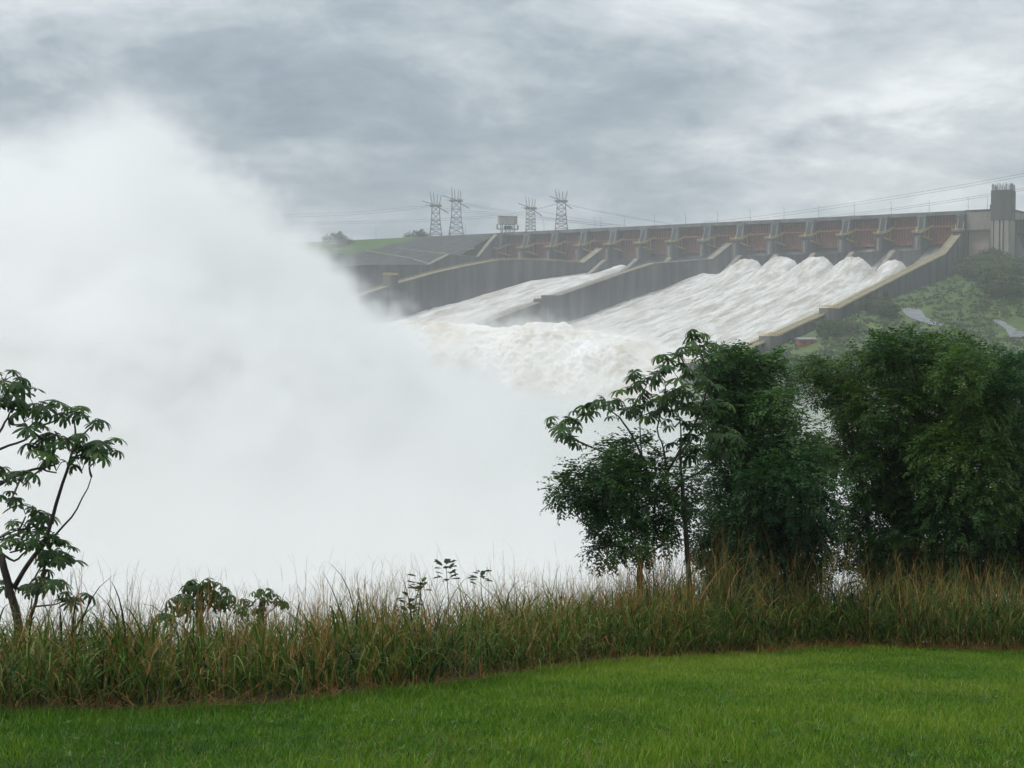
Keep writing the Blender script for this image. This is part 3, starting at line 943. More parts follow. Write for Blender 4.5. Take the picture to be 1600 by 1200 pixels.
# --- hoist cabin on legs at the far end of the crest
def hoist():
    Y = 1058.0
    c = at_y(793, 361, Y)
    k = Y / F_PX
    root = empty("gate_hoist", (c[0], c[1], 77.0), 0.25, "boxy pale hoist cabin standing on legs on the far end of the dam crest", "crane")
    m_box = mottled("pale_cladding", (0.30, 0.285, 0.255), (0.40, 0.385, 0.35), 0.3, 0.7)
    z0, z1 = 23 * k * 0 + 7.2, 12.9
    MB().box(-7.0, 4.2, -3.5, 3.5, z0, z1).build("cabin", m_box, root)
    MB().box(4.25, 7.0, -3.4, 3.4, z0, z1 - 0.1).build("cabin", mottled("tan_cladding", (0.22, 0.20, 0.17), (0.31, 0.285, 0.25), 0.3, 0.7), root)
    for k in range(5):
        MB().box(-6.9 + 2.3 * k, -6.75 + 2.3 * k, -3.62, -3.5, z0 + 0.1, z1 - 0.1).build("panel_seam", M_STEEL, root)
    MB().box(-7.4, 7.4, -3.9, 3.9, z1, z1 + 0.35).build("roof", M_STEEL, root)
    for u in (-4.6, -1.2, 1.8, 5.0):
        for s in (-2.6, 2.6):
            MB().bar((u, s, -1), (u, s, z0), 0.6).build("leg", M_STEEL, root)
    MB().box(-8.4, 8.4, -1.2, 1.2, 3.1, 3.8).build("cross_girder", M_STEEL, root)
    MB().box(-2.4, 3.2, -2, 2, 3.8, 5.8).build("winch", M_CONC, root)
    for u in (-8.2, 8.2):
        MB().box(u - 0.45, u + 0.45, -0.6, 0.6, 3.8, 7.0).build("counterweight", M_STEEL, root)


hoist()

# --- pylons
M_PYL = mottled("weathered_pylon_steel", (0.12, 0.13, 0.135), (0.19, 0.20, 0.20), 0.5, 0.5)


def pylon(cx, yb, hb, yw, hw, horns, label, Y=1200.0):
    k = Y / F_PX
    z = lambda y: float(at_y(cx, y, Y)[2])
    x0 = float(at_y(cx, yb, Y)[0])
    zb, zw = z(yb), z(yw)
    root = empty("pylon", (x0, Y, 74.0), 0, label, "pylon", "lattice pylons behind the dam")
    B, W = hb * k, hw * k
    zb -= 74; zw -= 74
    zg = 0.0
    spread = B + (B - W) * 0.35
    corners = [(-1, -1), (1, -1), (1, 1), (-1, 1)]
    zm = zb + (zw - zb) * 0.5
    Mw = W * 1.18
    pt = lambda q, zz: np.array((q[0] * np.interp(zz, [zg, zb, zm, zw], [spread, B, Mw, W]), q[1] * np.interp(zz, [zg, zb, zm, zw], [spread, B, Mw, W]) * 0.8, zz))
    for q in corners:
        m = MB()
        for a, b in ((zg, zb), (zb, zm), (zm, zw)):
            m.bar(pt(q, a), pt(q, b), 0.52)
        m.build("leg", M_PYL, root)
    br = MB()
    lv = [zg, zb, zb + (zm - zb) * .36, zb + (zm - zb) * .7, zm, zm + (zw - zm) * .5, zw]
    for i in range(len(lv) - 1):
        for j in range(4):
            p, q = corners[j], corners[(j + 1) % 4]
            br.bar(pt(p, lv[i]), pt(q, lv[i + 1]), 0.30); br.bar(pt(q, lv[i]), pt(p, lv[i + 1]), 0.30)
            br.bar(pt(p, lv[i + 1]), pt(q, lv[i + 1]), 0.32)
    br.build("bracing", M_PYL, root)["kind"] = "stuff"
    MB().box(-W - 2.0, W + 2.0, -W * .8, W * .8, zw - 0.5, zw + 1.0).build("platform", M_PYL, root)
    am = MB()
    am.bar((0, 0, zw + 0.8), (-19 * k, -22, zw + 2.4), 0.5); am.bar((0, 0, zw + 0.2), (18 * k, 22, zw - 4.2), 0.62)
    am.bar((0, 0, zw - 0.6), (-14 * k, -16, zw - 0.6), 0.32)
    am.build("cross_arm", M_PYL, root)
    for i, (dx, y) in enumerate(horns):
        m = MB(); zt = z(y) - 74
        bx = (-W * .95, -W * .3, W * .35, W * .95)[i]
        for s in (-1, 1):
            m.bar((bx - 0.5 * s, s * W * .5, zw), (dx * k, 0, zt), 0.34)
        m.bar((bx, 0, zw + (zt - zw) * .3), (bx * .6, 0, zw + 1), 0.25)
        m.build("horn", M_PYL, root)


pylon(681, 366, 9, 322, 5.6, [(-9, 299), (-3.5, 301), (2.5, 303), (8.5, 305)], "lattice pylon with four splayed horns, farthest left in the row")
pylon(713, 365, 11, 314, 6.4, [(-7, 292), (-2.5, 295), (3.5, 296), (7, 297)], "tallest lattice pylon with wide legs, close right of the leftmost one")
pylon(829, 359, 7.5, 326, 6.0, [(-7.5, 307), (-2.5, 308), (3, 310), (7.5, 311)], "shortest lattice pylon just right of the hoist cabin")
pylon(877, 357, 9.5, 315, 6.2, [(-9.5, 296), (-4, 298), (2, 299), (9.5, 298)], "rightmost lattice pylon rising behind the rust red gates")

# --- conductors
M_WIRE = mottled("dull_conductor", (0.10, 0.11, 0.12), (0.13, 0.14, 0.15), 0.1, 0.6)


def wire(pts, label, grp=None, r=0.10):
    P = [at_y(x, y, Y) for x, y, Y in pts]
    out = []
    for i in range(len(P) - 1):
        for t in np.linspace(0, 1, 9)[:-1]:
            out.append(P[i] * (1 - t) + P[i + 1] * t - np.array((0, 0, 4 * t * (1 - t) * 0.4)))
    out.append(P[-1])
    m = MB().tube(out, [r] * len(out), 4)
    tag(m.build("power_line", M_WIRE), label, "power line", "power lines strung between the pylons and over the dam")


def pair(dy):
    return "upper" if dy == 0 else "lower"



for dy in (0, 4):
    wire([(440, 335 + dy, 1250), (560, 331 + dy, 1230), (640, 323 + dy, 1210), (668, 321 + dy * .4, 1195)], f"{pair(dy)} power line of the pair running from the leftmost pylon into the spray")
for dy in (0, 3):
    wire([(440, 347 + dy, 1300), (560, 346 + dy, 1290), (700, 341 + dy, 1270), (800, 334 + dy, 1250), (870, 318 + dy * .3, 1195)], f"{pair(dy)} of two long low power lines passing behind the two left pylons")
for dy in (0, 3):
    wire([(692, 325 + dy, 1205), (760, 331 + dy, 1205), (860, 341 + dy, 1205), (960, 351 + dy, 1205)], f"{pair(dy)} power line sagging from the leftmost pylon right toward the crest")
for dy in (0, 2.5):
    wire([(724, 317 + dy, 1222), (815, 333 + dy, 1222), (900, 345 + dy, 1222), (980, 353 + dy, 1222)], f"{pair(dy)} power line sagging right from the tallest pylon")
wire([(842, 330, 1222), (920, 344, 1215), (975, 352, 1210)], "power line dropping right from the shortest pylon to the crest", None)
for dy in (0, 1.6):
    wire([(887, 319 + dy, 1222), (960, 334 + dy, 1215), (1050, 349 + dy, 1205)], f"{pair(dy)} power line dropping from the rightmost pylon to the gates")
for dy in (0, 4):
    wire([(1680, 258 + dy, 880), (1600, 271 + dy, 900), (1400, 306 + dy, 980), (1200, 336 + dy, 1080), (1100, 347 + dy, 1140)], f"{pair(dy)} wire of the high pair rising toward the upper right over the gates")
for dy in (0, 3):
    wire([(1700, 280 + dy, 900), (1600, 294 + dy, 920), (1420, 322 + dy, 990), (1250, 343 + dy, 1075)], f"{pair(dy)} wire of the low pair crossing behind the concrete tower")

# --- lamp posts along the crest
lp = MB().tube([(0, 0, 0), (0, 0, 9.4)], [0.16, 0.09], 6).mesh("pole"); lp.materials.append(M_STEEL)
la = MB().bar((0, 0, 9.3), (0, 1.8, 9.7), 0.12).box(-0.2, 0.2, 1.3, 2.2, 9.55, 9.75).mesh("lamp_arm"); la.materials.append(M_STEEL)
us = [BAY * k for k in range(12)] + [270, 320, 388, 478, -12, -40]
ORD = ["first", "second", "third", "fourth", "fifth", "sixth", "seventh", "eighth", "ninth", "tenth", "eleventh", "twelfth", "thirteenth", "fourteenth"]
for i, u in enumerate(us):
    p = dam(u, -12.2 if u <= 352 else -4, H_CREST - 0.4)
    lab = {388: "lamp post on the grassy crest between the hoist cabin and the pylons", 478: "lamp post on the grassy crest left of the leftmost pylon",
           -12: "lamp post on the crest just left of the concrete tower", -40: "lamp post on the crest just right of the concrete tower"}.get(
               u, f"{ORD[i]} thin lamp post along the gated crest, counted leftward from the tower end" if i < 14 else "")
    r = empty("lamp_post", tuple(p), math.atan2(A_[1], A_[0]), lab, "lamp post", "lamp posts along the dam crest")
    link("pole", lp, r); link("lamp_arm", la, r)

# --- pale kerbs and drains on the embankment
for pts, lab in ((([(622, 389), (660, 394), (700, 397.5), (742, 401)]), "pale upper drain kerb crossing the rocky embankment"),
                 (([(572, 393), (600, 398), (640, 405), (668, 413)]), "faint lower drain kerb on the left of the embankment")):
    P = [hill_hit(x, y, bank_f) for x, y in pts]
    P = [p for p in P if p is not None]
    if len(P) > 1:
        m = MB()
        for a, b in zip(P[:-1], P[1:]):
            m.bar(a + np.array((0, 0, .5)), b + np.array((0, 0, .5)), 1.5, 0.9)
        tag(m.build("drain_kerb", M_CONC_L), lab, "kerb")

# --- red shed under the chute wall
def shed():
    p = hill_hit(1262, 541)
    k = p[1] / F_PX
    w = 27 * k; h = 13 * k
    r = empty("red_shed", (p[0], p[1], p[2] - 0.3), 0.12, "small red brick shed with a grey roof below the chute wall", "shed")
    m_br = mottled("red_brick_wall", (0.22, 0.075, 0.045), (0.30, 0.115, 0.07), 0.5, 0.9)
    MB().box(-w / 2, w / 2, 0, 5, 0, h * .82).build("wall", m_br, r)
    MB().extrude([(-0.5, h * .82), (5.5, h * .82 + .3), (5.5, h * .82 + .6), (2.5, h + .5), (-0.5, h * .82 + .3)], -w / 2 - .4, w / 2 + .4).build("roof", M_STEEL, r)
    MB().box(w * .2, w * .36, -0.05, 0.02, 0, h * .55).build("door", M_CONC, r)
    MB().box(-w * .3, -w * .1, -0.05, 0.02, h * .3, h * .6).build("window", M_CONC, r)


shed()

# --- service road on the hillside
def road(outline, name="road"):
    m_asph = mottled("wet_pale_asphalt", (0.12, 0.125, 0.13), (0.19, 0.195, 0.20), 0.3, 0.45, spec=0.5)
    L, R = outline
    n = 24
    def res(pl):
        pl = np.array(pl, float); t = np.linspace(0, len(pl) - 1, n)
        return np.stack([np.interp(t, range(len(pl)), pl[:, 0]), np.interp(t, range(len(pl)), pl[:, 1])], 1)
    l, r = res(L), res(R)
    v = []
    for a, b in zip(l, r):
        for t in np.linspace(0, 1, 5):
            p = hill_hit(*(a * (1 - t) + b * t))
            v.append(p + np.array((0, 0, 0.35)))
    f = [(i * 5 + j, i * 5 + j + 1, i * 5 + j + 6, i * 5 + j + 5) for i in range(n - 1) for j in range(4)]
    tag(link(name, np_mesh(name, v, f), None, m_asph), kind="structure")


road(([(1408, 484), (1418, 497), (1436, 503), (1452, 508), (1470, 512)], [(1428, 484), (1440, 487), (1446, 498), (1460, 504), (1474, 509.5)]))
road(([(1548, 502), (1560, 508), (1572, 518), (1578, 531)], [(1562, 501), (1580, 512), (1597, 521), (1612, 529)]))
# painted posts by the road: small white marker
# --- hillside trees and scrub
def leaf_cloud(centers, radii, per, size, seed, flat=0.75):
    """many small leaf-clump faces spread through rounded crowns"""
    g = np.random.default_rng(seed)
    C = np.repeat(np.asarray(centers, float), per, 0); Rr = np.repeat(np.asarray(radii, float), per, 0)
    n = len(C)
    d = g.standard_normal((n, 3)); d /= np.linalg.norm(d, axis=1)[:, None]
    rad = g.random(n) ** 0.45
    P = C + d * Rr * rad[:, None]
    nrm = d * 0.7 + g.standard_normal((n, 3)) * 0.6 + np.array((0, 0, .5)); nrm /= np.linalg.norm(nrm, axis=1)[:, None]
    t = np.cross(nrm, g.standard_normal((n, 3))); t /= np.linalg.norm(t, axis=1)[:, None]
    b = np.cross(nrm, t)
    s = size * (0.6 + 0.8 * g.random(n))[:, None]
    v = np.stack([P - t * s, P - b * s * flat, P + t * s, P + b * s * flat * .8], 1).reshape(-1, 3)
    f = np.arange(4 * n).reshape(n, 4)
    tint = np.repeat(g.random(n), 4)
    return v, f, tint


def leaf_material(name, c0, c1, c2, trans=0.25, rough=0.5):
    m, nt, b = material(name, c0, rough, 0.22)
    at = nt.n('ShaderNodeAttribute', attribute_name="tint")
    col = nt.ramp(at.outputs['Fac'], [(0.0, c0), (0.55, c1), (1.0, c2)])
    nt.set(b.inputs['Base Color'], col)
    tr = nt.n('ShaderNodeBsdfTranslucent'); nt.set(tr.inputs[0], nt.vmath('MULTIPLY', col, (1.25, 1.35, 0.6)))
    mx = nt.n('ShaderNodeMixShader'); mx.inputs[0].default_value = trans
    nt.set(mx.inputs[1], b.outputs[0]); nt.set(mx.inputs[2], tr.outputs[0])
    out = [n for n in m.node_tree.nodes if n.type == 'OUTPUT_MATERIAL'][0]
    nt.set(out.inputs['Surface'], mx.outputs[0])
    return m


M_BARK = mottled("grey_brown_bark", (0.035, 0.030, 0.026), (0.085, 0.075, 0.065), 9.0, 0.9, 6, (1, 1, 0.3))
M_FAR = [leaf_material("far_foliage", (0.018, 0.046, 0.012), (0.034, 0.070, 0.017), (0.062, 0.105, 0.026)),
         leaf_material("far_foliage_yellowish", (0.045, 0.068, 0.018), (0.075, 0.100, 0.028), (0.12, 0.14, 0.04)),
         leaf_material("far_foliage_dark", (0.013, 0.034, 0.012), (0.024, 0.052, 0.017), (0.045, 0.078, 0.024))]
far_trunk = MB().tube([(0, 0, -1), (0.1, 0, 2.4), (-.1, .2, 4.5)], [0.3, 0.22, 0.1], 6).mesh("trunk"); far_trunk.materials.append(M_BARK)
far_crowns = []
for i in range(7):
    g = np.random.default_rng(100 + i)
    nl = 7 + i % 3 * 3
    cs = np.stack([g.normal(0, 1.7, nl), g.normal(0, 1.7, nl), 3.2 + g.normal(0, 1.2, nl)], 1)
    rs = np.stack([1.3 + g.random(nl) * 1.0] * 3, 1) * np.array((1.1, 1.1, .85))
    v, f, t = leaf_cloud(cs, rs, 110, 0.34, 200 + i)
    me = np_mesh("crown", v, f, {"tint": t}); me.materials.append(M_FAR[i % 3])
    far_crowns.append((me, i % 3))
g = np.random.default_rng(77)
spots = []
tries = 0
while len(spots) < 250 and tries < 7000:
    tries += 1
    x = g.uniform(1235, 1640); y = g.uniform(414, 565)
    if y < max(530 - (x - 1195) * 0.48 + 20, 416): continue          # stay right of the chute wall
    if 1395 < x < 1485 and 478 < y < 520: continue
    if 1535 < x < 1625 and 498 < y < 540: continue
    if 1230 < x < 1290 and 515 < y < 556: continue
    lush = samp2(NOISE2, np.array(x / 9.0), np.array(y / 5.0))
    if lush < -0.35: continue
    p = hill_hit(x, y)
    if p is None: continue
    if any(np.hypot(p[0] - q[0], p[1] - q[1]) < 3.2 for q, _, _ in spots): continue
    spots.append((p, x, y))
KIND = ["rounded green tree", "yellowish green bush", "dark leafy tree"]


def place_words(x, y):
    if x < 1330: return "on the hillside near the red shed"
    if x < 1420: return "on the slope below the middle of the chute wall"
    if y < 466: return "on the bank just below the concrete tower" if x > 1500 else "on the bank between chute wall and tower"
    return "near the upper road bend" if x < 1530 else "by the lower road at the right edge"


for i, (p, x, y) in enumerate(spots):
    me, kk = far_crowns[int(g.integers(0, 7))]
    sc = g.uniform(0.55, 1.0) * (1.55 if y < 485 and x > 1400 else 1.0)
    lab = ("small " if sc < 0.72 else ("large " if sc > 1.05 else "")) + KIND[kk] + " " + place_words(x, y)
    r = empty("hillside_tree", tuple(p), g.uniform(0, 6.28), lab, "tree", "trees on the hillside: " + lab)
    r.scale = (sc * g.uniform(.9, 1.3), sc * g.uniform(.9, 1.3), sc * g.uniform(.75, 1.15))
    c = link("crown", me, r); c["kind"] = "stuff"; link("trunk", far_trunk, r)
# low scrub between them
pts = []
for k in range(4200):
    x = g.uniform(1180, 1660); y = g.uniform(412, 640)
    if y < max(530 - (x - 1195) * 0.48 + 13, 412): continue
    if 1412 < x < 1455 and 484 < y < 506: continue
    if 1555 < x < 1605 and 503 < y < 530: continue
    if 1246 < x < 1280 and 520 < y < 560: continue
    p = hill_hit(x, y)
    if p is not None: pts.append(p + np.array((0, 0, .3)))
rr = g.uniform(0.5, 1.7, len(pts))
v, f, t = leaf_cloud(pts, np.stack([rr * 1.5, rr * 1.5, rr * .8], 1), 22, 0.45, 301)
t = np.clip(t * 0.6 + np.repeat(samp2(NOISE2B, np.array([p[0] for p in pts]) / 4, np.array([p[1] for p in pts]) / 4) * .25 + .3, 22 * 4), 0, 1)
tag(link("hillside_scrub", np_mesh("hillside_scrub", v, f, {"tint": t}), None, M_FAR[0]), "low green scrub covering the hillside beyond the chute wall", "scrub", kind="stuff")
# clump of trees on the far left crest, half lost in the spray, and one behind the crest
for (x, y, Y, sc, lab) in ((529, 398, 1128, 1.6, "dark tree clump at the left end of the grassy crest, half lost in spray"),
                           (657, 366, 1175, 1.65, "low spreading bush on the crest left of the pylons")):
    p = at_y(x, y, Y); me, kk = far_crowns[2]
    r = empty("crest_tree", (p[0], p[1], 76.0 if Y > 1150 else bank_f(p[0], p[1]) - 1.0), 0.7, lab, "tree"); r.scale = (sc * 1.4, sc * 1.4, sc * (1.25 if sc < 2 else 1.0))
    link("crown", me, r)["kind"] = "stuff"; link("trunk", far_trunk, r)
# ------------------------------------------------------------------ the slope in front: lawn, tall grass
LZ0, LSL = -1.2, 0.188
_bp = [(-500, 1132), (-200, 1126), (0, 1118), (200, 1114), (400, 1105), (600, 1086), (750, 1066), (850, 1052), (950, 1040), (1100, 1029), (1280, 1019), (1450, 1018), (1600, 1022), (1900, 1030)]
_bx, _by = [], []
for x, y in _bp:
    d = ray(x, y); t = LZ0 / (d[2] + LSL * d[1]); _bx.append(d[0] * t); _by.append(d[1] * t)


def edge_y(X):
    return np.interp(X, _bx, _by)


def near_h(X, Y):
    X = np.asarray(X, float); Y = np.asarray(Y, float)
    t = Y - edge_y(X)
    z = LZ0 - LSL * np.maximum(Y, 2.4) - 0.55 * np.clip(t - 5.0, 0, 200)
    z = z + 0.022 * samp2(NOISE2, X * 1.6, Y * 1.6)
    return np.maximum(z, -50.0)


M_LAWNSOIL = mottled("lawn_soil", (0.018, 0.034, 0.007), (0.030, 0.050, 0.010), 1.6, 0.95, 8, c2=(0.030, 0.030, 0.012))
xs = np.concatenate([np.linspace(-70, -14, 15)[:-1], np.linspace(-14, 18, 220), np.linspace(18, 70, 15)[1:]])
ys = np.concatenate([np.linspace(-12, 5, 8)[:-1], np.linspace(5, 34, 200), np.linspace(34, 125, 40)[1:]])
X, Y = np.meshgrid(xs, ys, indexing='ij')
tag(link("lawn", grid_mesh("lawn", X, Y, near_h(X, Y)), None, M_LAWNSOIL), kind="structure")


def blade_material(name, stops, trans, rough=0.5):
    m, nt, b = material(name, stops[0][1], rough, 0.3)
    at = nt.n('ShaderNodeAttribute', attribute_name="tint")
    col = nt.ramp(at.outputs['Fac'], stops)
    nt.set(b.inputs['Base Color'], col)
    tr = nt.n('ShaderNodeBsdfTranslucent'); nt.set(tr.inputs[0], col)
    mx = nt.n('ShaderNodeMixShader'); mx.inputs[0].default_value = trans
    nt.set(mx.inputs[1], b.outputs[0]); nt.set(mx.inputs[2], tr.outputs[0])
    out = [n for n in m.node_tree.nodes if n.type == 'OUTPUT_MATERIAL'][0]
    nt.set(out.inputs['Surface'], mx.outputs[0])
    return m


def lawn_blades():
    g = np.random.default_rng(5)
    N = 820000
    Y = np.sqrt(g.uniform(7.4 ** 2, 28.0 ** 2, N)); X = g.uniform(-1, 1, N) * (0.42 * Y + 1.6)
    keep = Y < edge_y(X) + 0.15
    keep &= g.random(N) < np.interp(Y, [8, 13, 20, 28], [1.0, 1.0, 0.8, 0.65])
    X, Y = X[keep], Y[keep]
    n = len(X)
    Z = near_h(X, Y) - 0.004
    pat = samp2(NOISE2, X * 4.2, Y * 3.4); fine = samp2(NOISE2B, X * 22, Y * 18); tuft = samp2(NOISE2B, X * 45 + 9, Y * 40)
    h = (0.055 + 0.006 * np.clip(fine, -1, 2) + 0.009 * np.clip(tuft, -1, 2.5)) * (0.6 + 0.8 * g.random(n))
    h = np.clip(h, 0.03, 0.13) * (1 + 0.9 * sstep(1.0, 0.2, edge_y(X) - Y))
    w = (0.0042 + 0.0024 * g.random(n)) * np.interp(Y, [8, 14, 26], [0.9, 1.2, 1.9])
    az = g.uniform(0, 2 * math.pi, n); lean = g.uniform(0.1, 1.1, n) * h
    dx, dy = np.cos(az), np.sin(az)
    az2 = g.uniform(0, math.pi, n)
    wx, wy = np.cos(az2) * w, np.sin(az2) * w
    p0 = np.stack([X - wx, Y - wy, Z], 1); p1 = np.stack([X + wx, Y + wy, Z], 1); p2 = np.stack([X + dx * lean, Y + dy * lean, Z + h], 1)
    v = np.stack([p0, p1, p2], 1).reshape(-1, 3)
    tint = np.clip(0.47 + 0.09 * pat + 0.10 * fine + 0.16 * g.standard_normal(n) + 0.10 * sstep(16, 9, Y), 0, 1)
    dry = g.random(n) < 0.02 + 0.05 * (samp2(NOISE2B, X * 9 + 40, Y * 9) > 1.9)
    tint = np.where(dry, 1.0, np.minimum(tint, 0.86))
    m = blade_material("lawn_blades", [(0.0, (0.032, 0.092, 0.007)), (0.35, (0.070, 0.178, 0.009)), (0.62, (0.138, 0.262, 0.012)), (0.88, (0.23, 0.32, 0.030)), (1.0, (0.27, 0.20, 0.09))], 0.35, 0.45)
    tag(link("lawn_grass", np_mesh("lawn_grass", v, np.arange(3 * n).reshape(n, 3), {"tint": np.repeat(tint, 3)}), None, m), "short bright green mown grass on the near slope", "grass", kind="stuff")


lawn_blades()


def strips(base, az, L, tilt, curv, w, tint, seg, twist=None, power=1.4, wpow=0.8):
    """arching blades as tapered ribbons"""
    n = len(L)
    base = np.asarray(base, float)
    P = np.zeros((n, seg + 1, 3)); P[:, 0] = base
    hx, hy = np.cos(az), np.sin(az)
    for k in range(seg):
        th = tilt + curv * ((k + 0.5) / seg) ** power
        st = (L / seg)[:, None] * np.stack([np.sin(th) * hx, np.sin(th) * hy, np.cos(th)], 1)
        P[:, k + 1] = P[:, k] + st
    tw = az + math.pi / 2 if twist is None else twist
    side = np.stack([np.cos(tw), np.sin(tw), np.zeros(n)], 1)
    t = np.linspace(0, 1, seg + 1)
    prof = np.clip(np.minimum(1.0, 0.55 + 2.2 * t) * (1 - t) ** wpow + 0.03, 0.03, 1)
    A = P - side[:, None, :] * (w[:, None] * prof[None, :])[:, :, None]
    B = P + side[:, None, :] * (w[:, None] * prof[None, :])[:, :, None]
    V = np.stack([A, B], 2).reshape(n, -1, 3)
    f = []
    for k in range(seg):
        f.append((2 * k, 2 * k + 1, 2 * k + 3, 2 * k + 2))
    F = (np.arange(n)[:, None, None] * (2 * (seg + 1)) + np.array(f)[None]).reshape(-1, 4)
    return V.reshape(-1, 3), F, np.repeat(tint, 2 * (seg + 1)), P


def merge(parts):
    vs, fs, ts, o = [], [], [], 0
    for v, f, t in parts:
        vs.append(v); fs.append(f + o); ts.append(t); o += len(v)
    return np.concatenate(vs), np.concatenate(fs), np.concatenate(ts)


GRASS_STOPS = [(0.0, (0.010, 0.034, 0.005)), (0.25, (0.034, 0.092, 0.010)), (0.46, (0.088, 0.165, 0.018)), (0.60, (0.160, 0.210, 0.042)),
               (0.78, (0.280, 0.125, 0.038)), (1.0, (0.48, 0.285, 0.095))]


def tall_grass():
    g = np.random.default_rng(9)
    m = blade_material("tall_grass_blades", GRASS_STOPS, 0.22, 0.55)
    NC = 2300
    cx = g.uniform(-9.5, 15.5, NC); ct = g.uniform(0, 1, NC) ** 0.9 * 6.0
    cyy = edge_y(cx) + ct + 0.25 + 0.25 * samp2(NOISE2B, cx * 12, ct * 0)
    hs = np.interp(cx, [-9, -5, 0, 2.5, 6, 14], [0.74, 0.80, 1.0, 1.28, 1.42, 1.45]) * (1 + 0.17 * np.clip(samp2(NOISE2B, cx * 13, cyy * 9), -1.6, 1.6))
    hs *= np.interp(ct, [0, 0.5, 1.5, 6], [0.60, 0.80, 1.0, 0.98]) * g.uniform(0.75, 1.18, NC)
    clump = np.clip(0.5 * g.standard_normal(NC) * 0.16 + 0.16 * g.standard_normal(NC), -0.3, 0.4)
    brown = np.clip(np.interp(cx, [-6, 0, 3, 6, 14], [0.26, 0.30, 0.42, 0.48, 0.50]) + 0.27 * samp2(NOISE2, cx * 9 + 30, cyy * 5), 0.02, 0.95)
    parts = []
    # leaf blades
    k = 17
    ci = np.repeat(np.arange(NC), k); n = len(ci)
    r = 0.18 * np.sqrt(g.random(n)); a = g.uniform(0, 2 * math.pi, n)
    bx = cx[ci] + r * np.cos(a); by = cyy[ci] + r * np.sin(a)
    z0 = g.random(n) ** 1.3 * 0.62 * hs[ci]
    az = a + g.normal(0, 0.7, n)
    L = hs[ci] * g.uniform(0.40, 0.95, n)
    tilt = g.uniform(0.08, 0.62, n); curv = g.uniform(0.5, 2.9, n) * (0.6 + 0.5 * g.random(n))
    w = g.uniform(0.006, 0.0165, n)
    tint = np.clip(0.08 + 0.36 * g.random(n) ** 1.4 + clump[ci] + 0.40 * (brown[ci] - 0.40) * (g.random(n) < 0.6) * (z0 / hs[ci] > .15) + 0.09 * g.standard_normal(n), 0, 0.66)
    dead = g.random(n) < 0.05 + 0.16 * (z0 / hs[ci] < 0.10)
    tint = np.where(dead, g.uniform(0.70, 1.0, n), tint)
    base = np.stack([bx, by, near_h(bx, by) + z0], 1)
    v, f, t, _ = strips(base, az, L, tilt, curv, w, tint, 5, az + math.pi / 2 + g.normal(0, 0.6, n))
    parts.append((v, f, t))
    # pale arching blades hanging over the lawn edge
    n = 2600
    bx = g.uniform(-9.5, 15, n); by = edge_y(bx) + g.uniform(-0.05, 0.7, n)
    az = -math.pi / 2 + g.normal(0, 0.9, n)
    base = np.stack([bx, by, near_h(bx, by) + g.uniform(0, 0.75, n)], 1)
    v, f, t, _ = strips(base, az, g.uniform(0.3, 0.9, n), g.uniform(0.1, 0.5, n), g.uniform(1.2, 2.8, n), g.uniform(0.007, 0.015, n), np.clip(g.normal(0.50, 0.12, n), 0.1, 0.95), 6)
    parts.append((v, f, t))
    # flowering stalks, reddish and thin
    k = 5
    ci = np.repeat(np.arange(NC), k)
    ci = ci[g.random(len(ci)) < 0.05 + 0.85 * brown[ci]]
    n = len(ci)
    bx = cx[ci] + g.normal(0, 0.13, n); by = cyy[ci] + g.normal(0, 0.13, n)
    L = hs[ci] * g.uniform(0.95, 1.55, n)
    tint = np.clip(g.normal(0.78, 0.10, n), 0.5, 1)
    base = np.stack([bx, by, near_h(bx, by)], 1)
    az = g.uniform(0, 2 * math.pi, n)
    tl = np.abs(g.normal(0, 0.10, n)); cv = g.uniform(0, 0.55, n)
    v, f, t, P = strips(base, az, L, tl, cv, np.full(n, 0.0040) * g.uniform(0.8, 1.4, n), tint, 5, g.uniform(0, math.pi, n), wpow=0.35)
    parts.append((v, f, t))
    # stem leaves and loose seed branches near the stalk tops
    q = 5
    si = np.repeat(np.arange(n), q); mm = len(si)
    fr = g.uniform(0.45, 1.0, mm)
    ii = np.minimum((fr * 5).astype(int), 4); ff = fr * 5 - ii
    pos = P[si, ii] * (1 - ff)[:, None] + P[si, ii + 1] * ff[:, None]
    v, f, t, _ = strips(pos, g.uniform(0, 2 * math.pi, mm), g.uniform(0.10, 0.34, mm), g.uniform(0.15, 0.7, mm), g.uniform(0.0, 1.0, mm),
                        np.where(fr > 0.8, 0.0016, 0.0036) * g.uniform(0.7, 1.4, mm), np.clip(g.normal(0.72, 0.14, mm), 0.3, 1), 3, wpow=0.5)
    parts.append((v, f, t))
    v, f, t = merge(parts)
    tag(link("tall_grass", np_mesh("tall_grass", v, f, {"tint": t}), None, m), "belt of tall unmown grass with reddish seed stalks along the lawn edge", "tall grass", kind="stuff")
    # dead straw lying along the lawn edge
    n = 9000
    bx = np.concatenate([g.uniform(4.5, 15, 6200), g.uniform(-9, 15, n - 6200)])
    t_ = g.normal(0.22, 0.20, n) + np.where(bx > 4.5, 0.25, 0.0) * g.random(n)
    by = edge_y(bx) + t_
    base = np.stack([bx, by, near_h(bx, by) + g.uniform(0.0, 0.10, n)], 1)
    v, f, t, _ = strips(base, g.uniform(0, 2 * math.pi, n), g.uniform(0.15, 0.6, n), g.uniform(1.1, 1.7, n), g.uniform(-0.3, 0.4, n), g.uniform(0.002, 0.005, n), np.clip(g.normal(0.84, 0.10, n), 0.5, 1), 3)
    tag(link("dry_straw", np_mesh("dry_straw", v, f, {"tint": t}), None, m), "matted brown dead straw along the foot of the tall grass", "straw", kind="stuff")
    # bare earth showing under the belt
    u = np.linspace(-9.5, 16, 200); tt = np.linspace(-0.18, 6.5, 24)
    U, T = np.meshgrid(u, tt, indexing='ij'); YY = edge_y(U) + T + 0.14 * samp2(NOISE2B, U * 14, T * 0 + 3) * (T < 0.2)
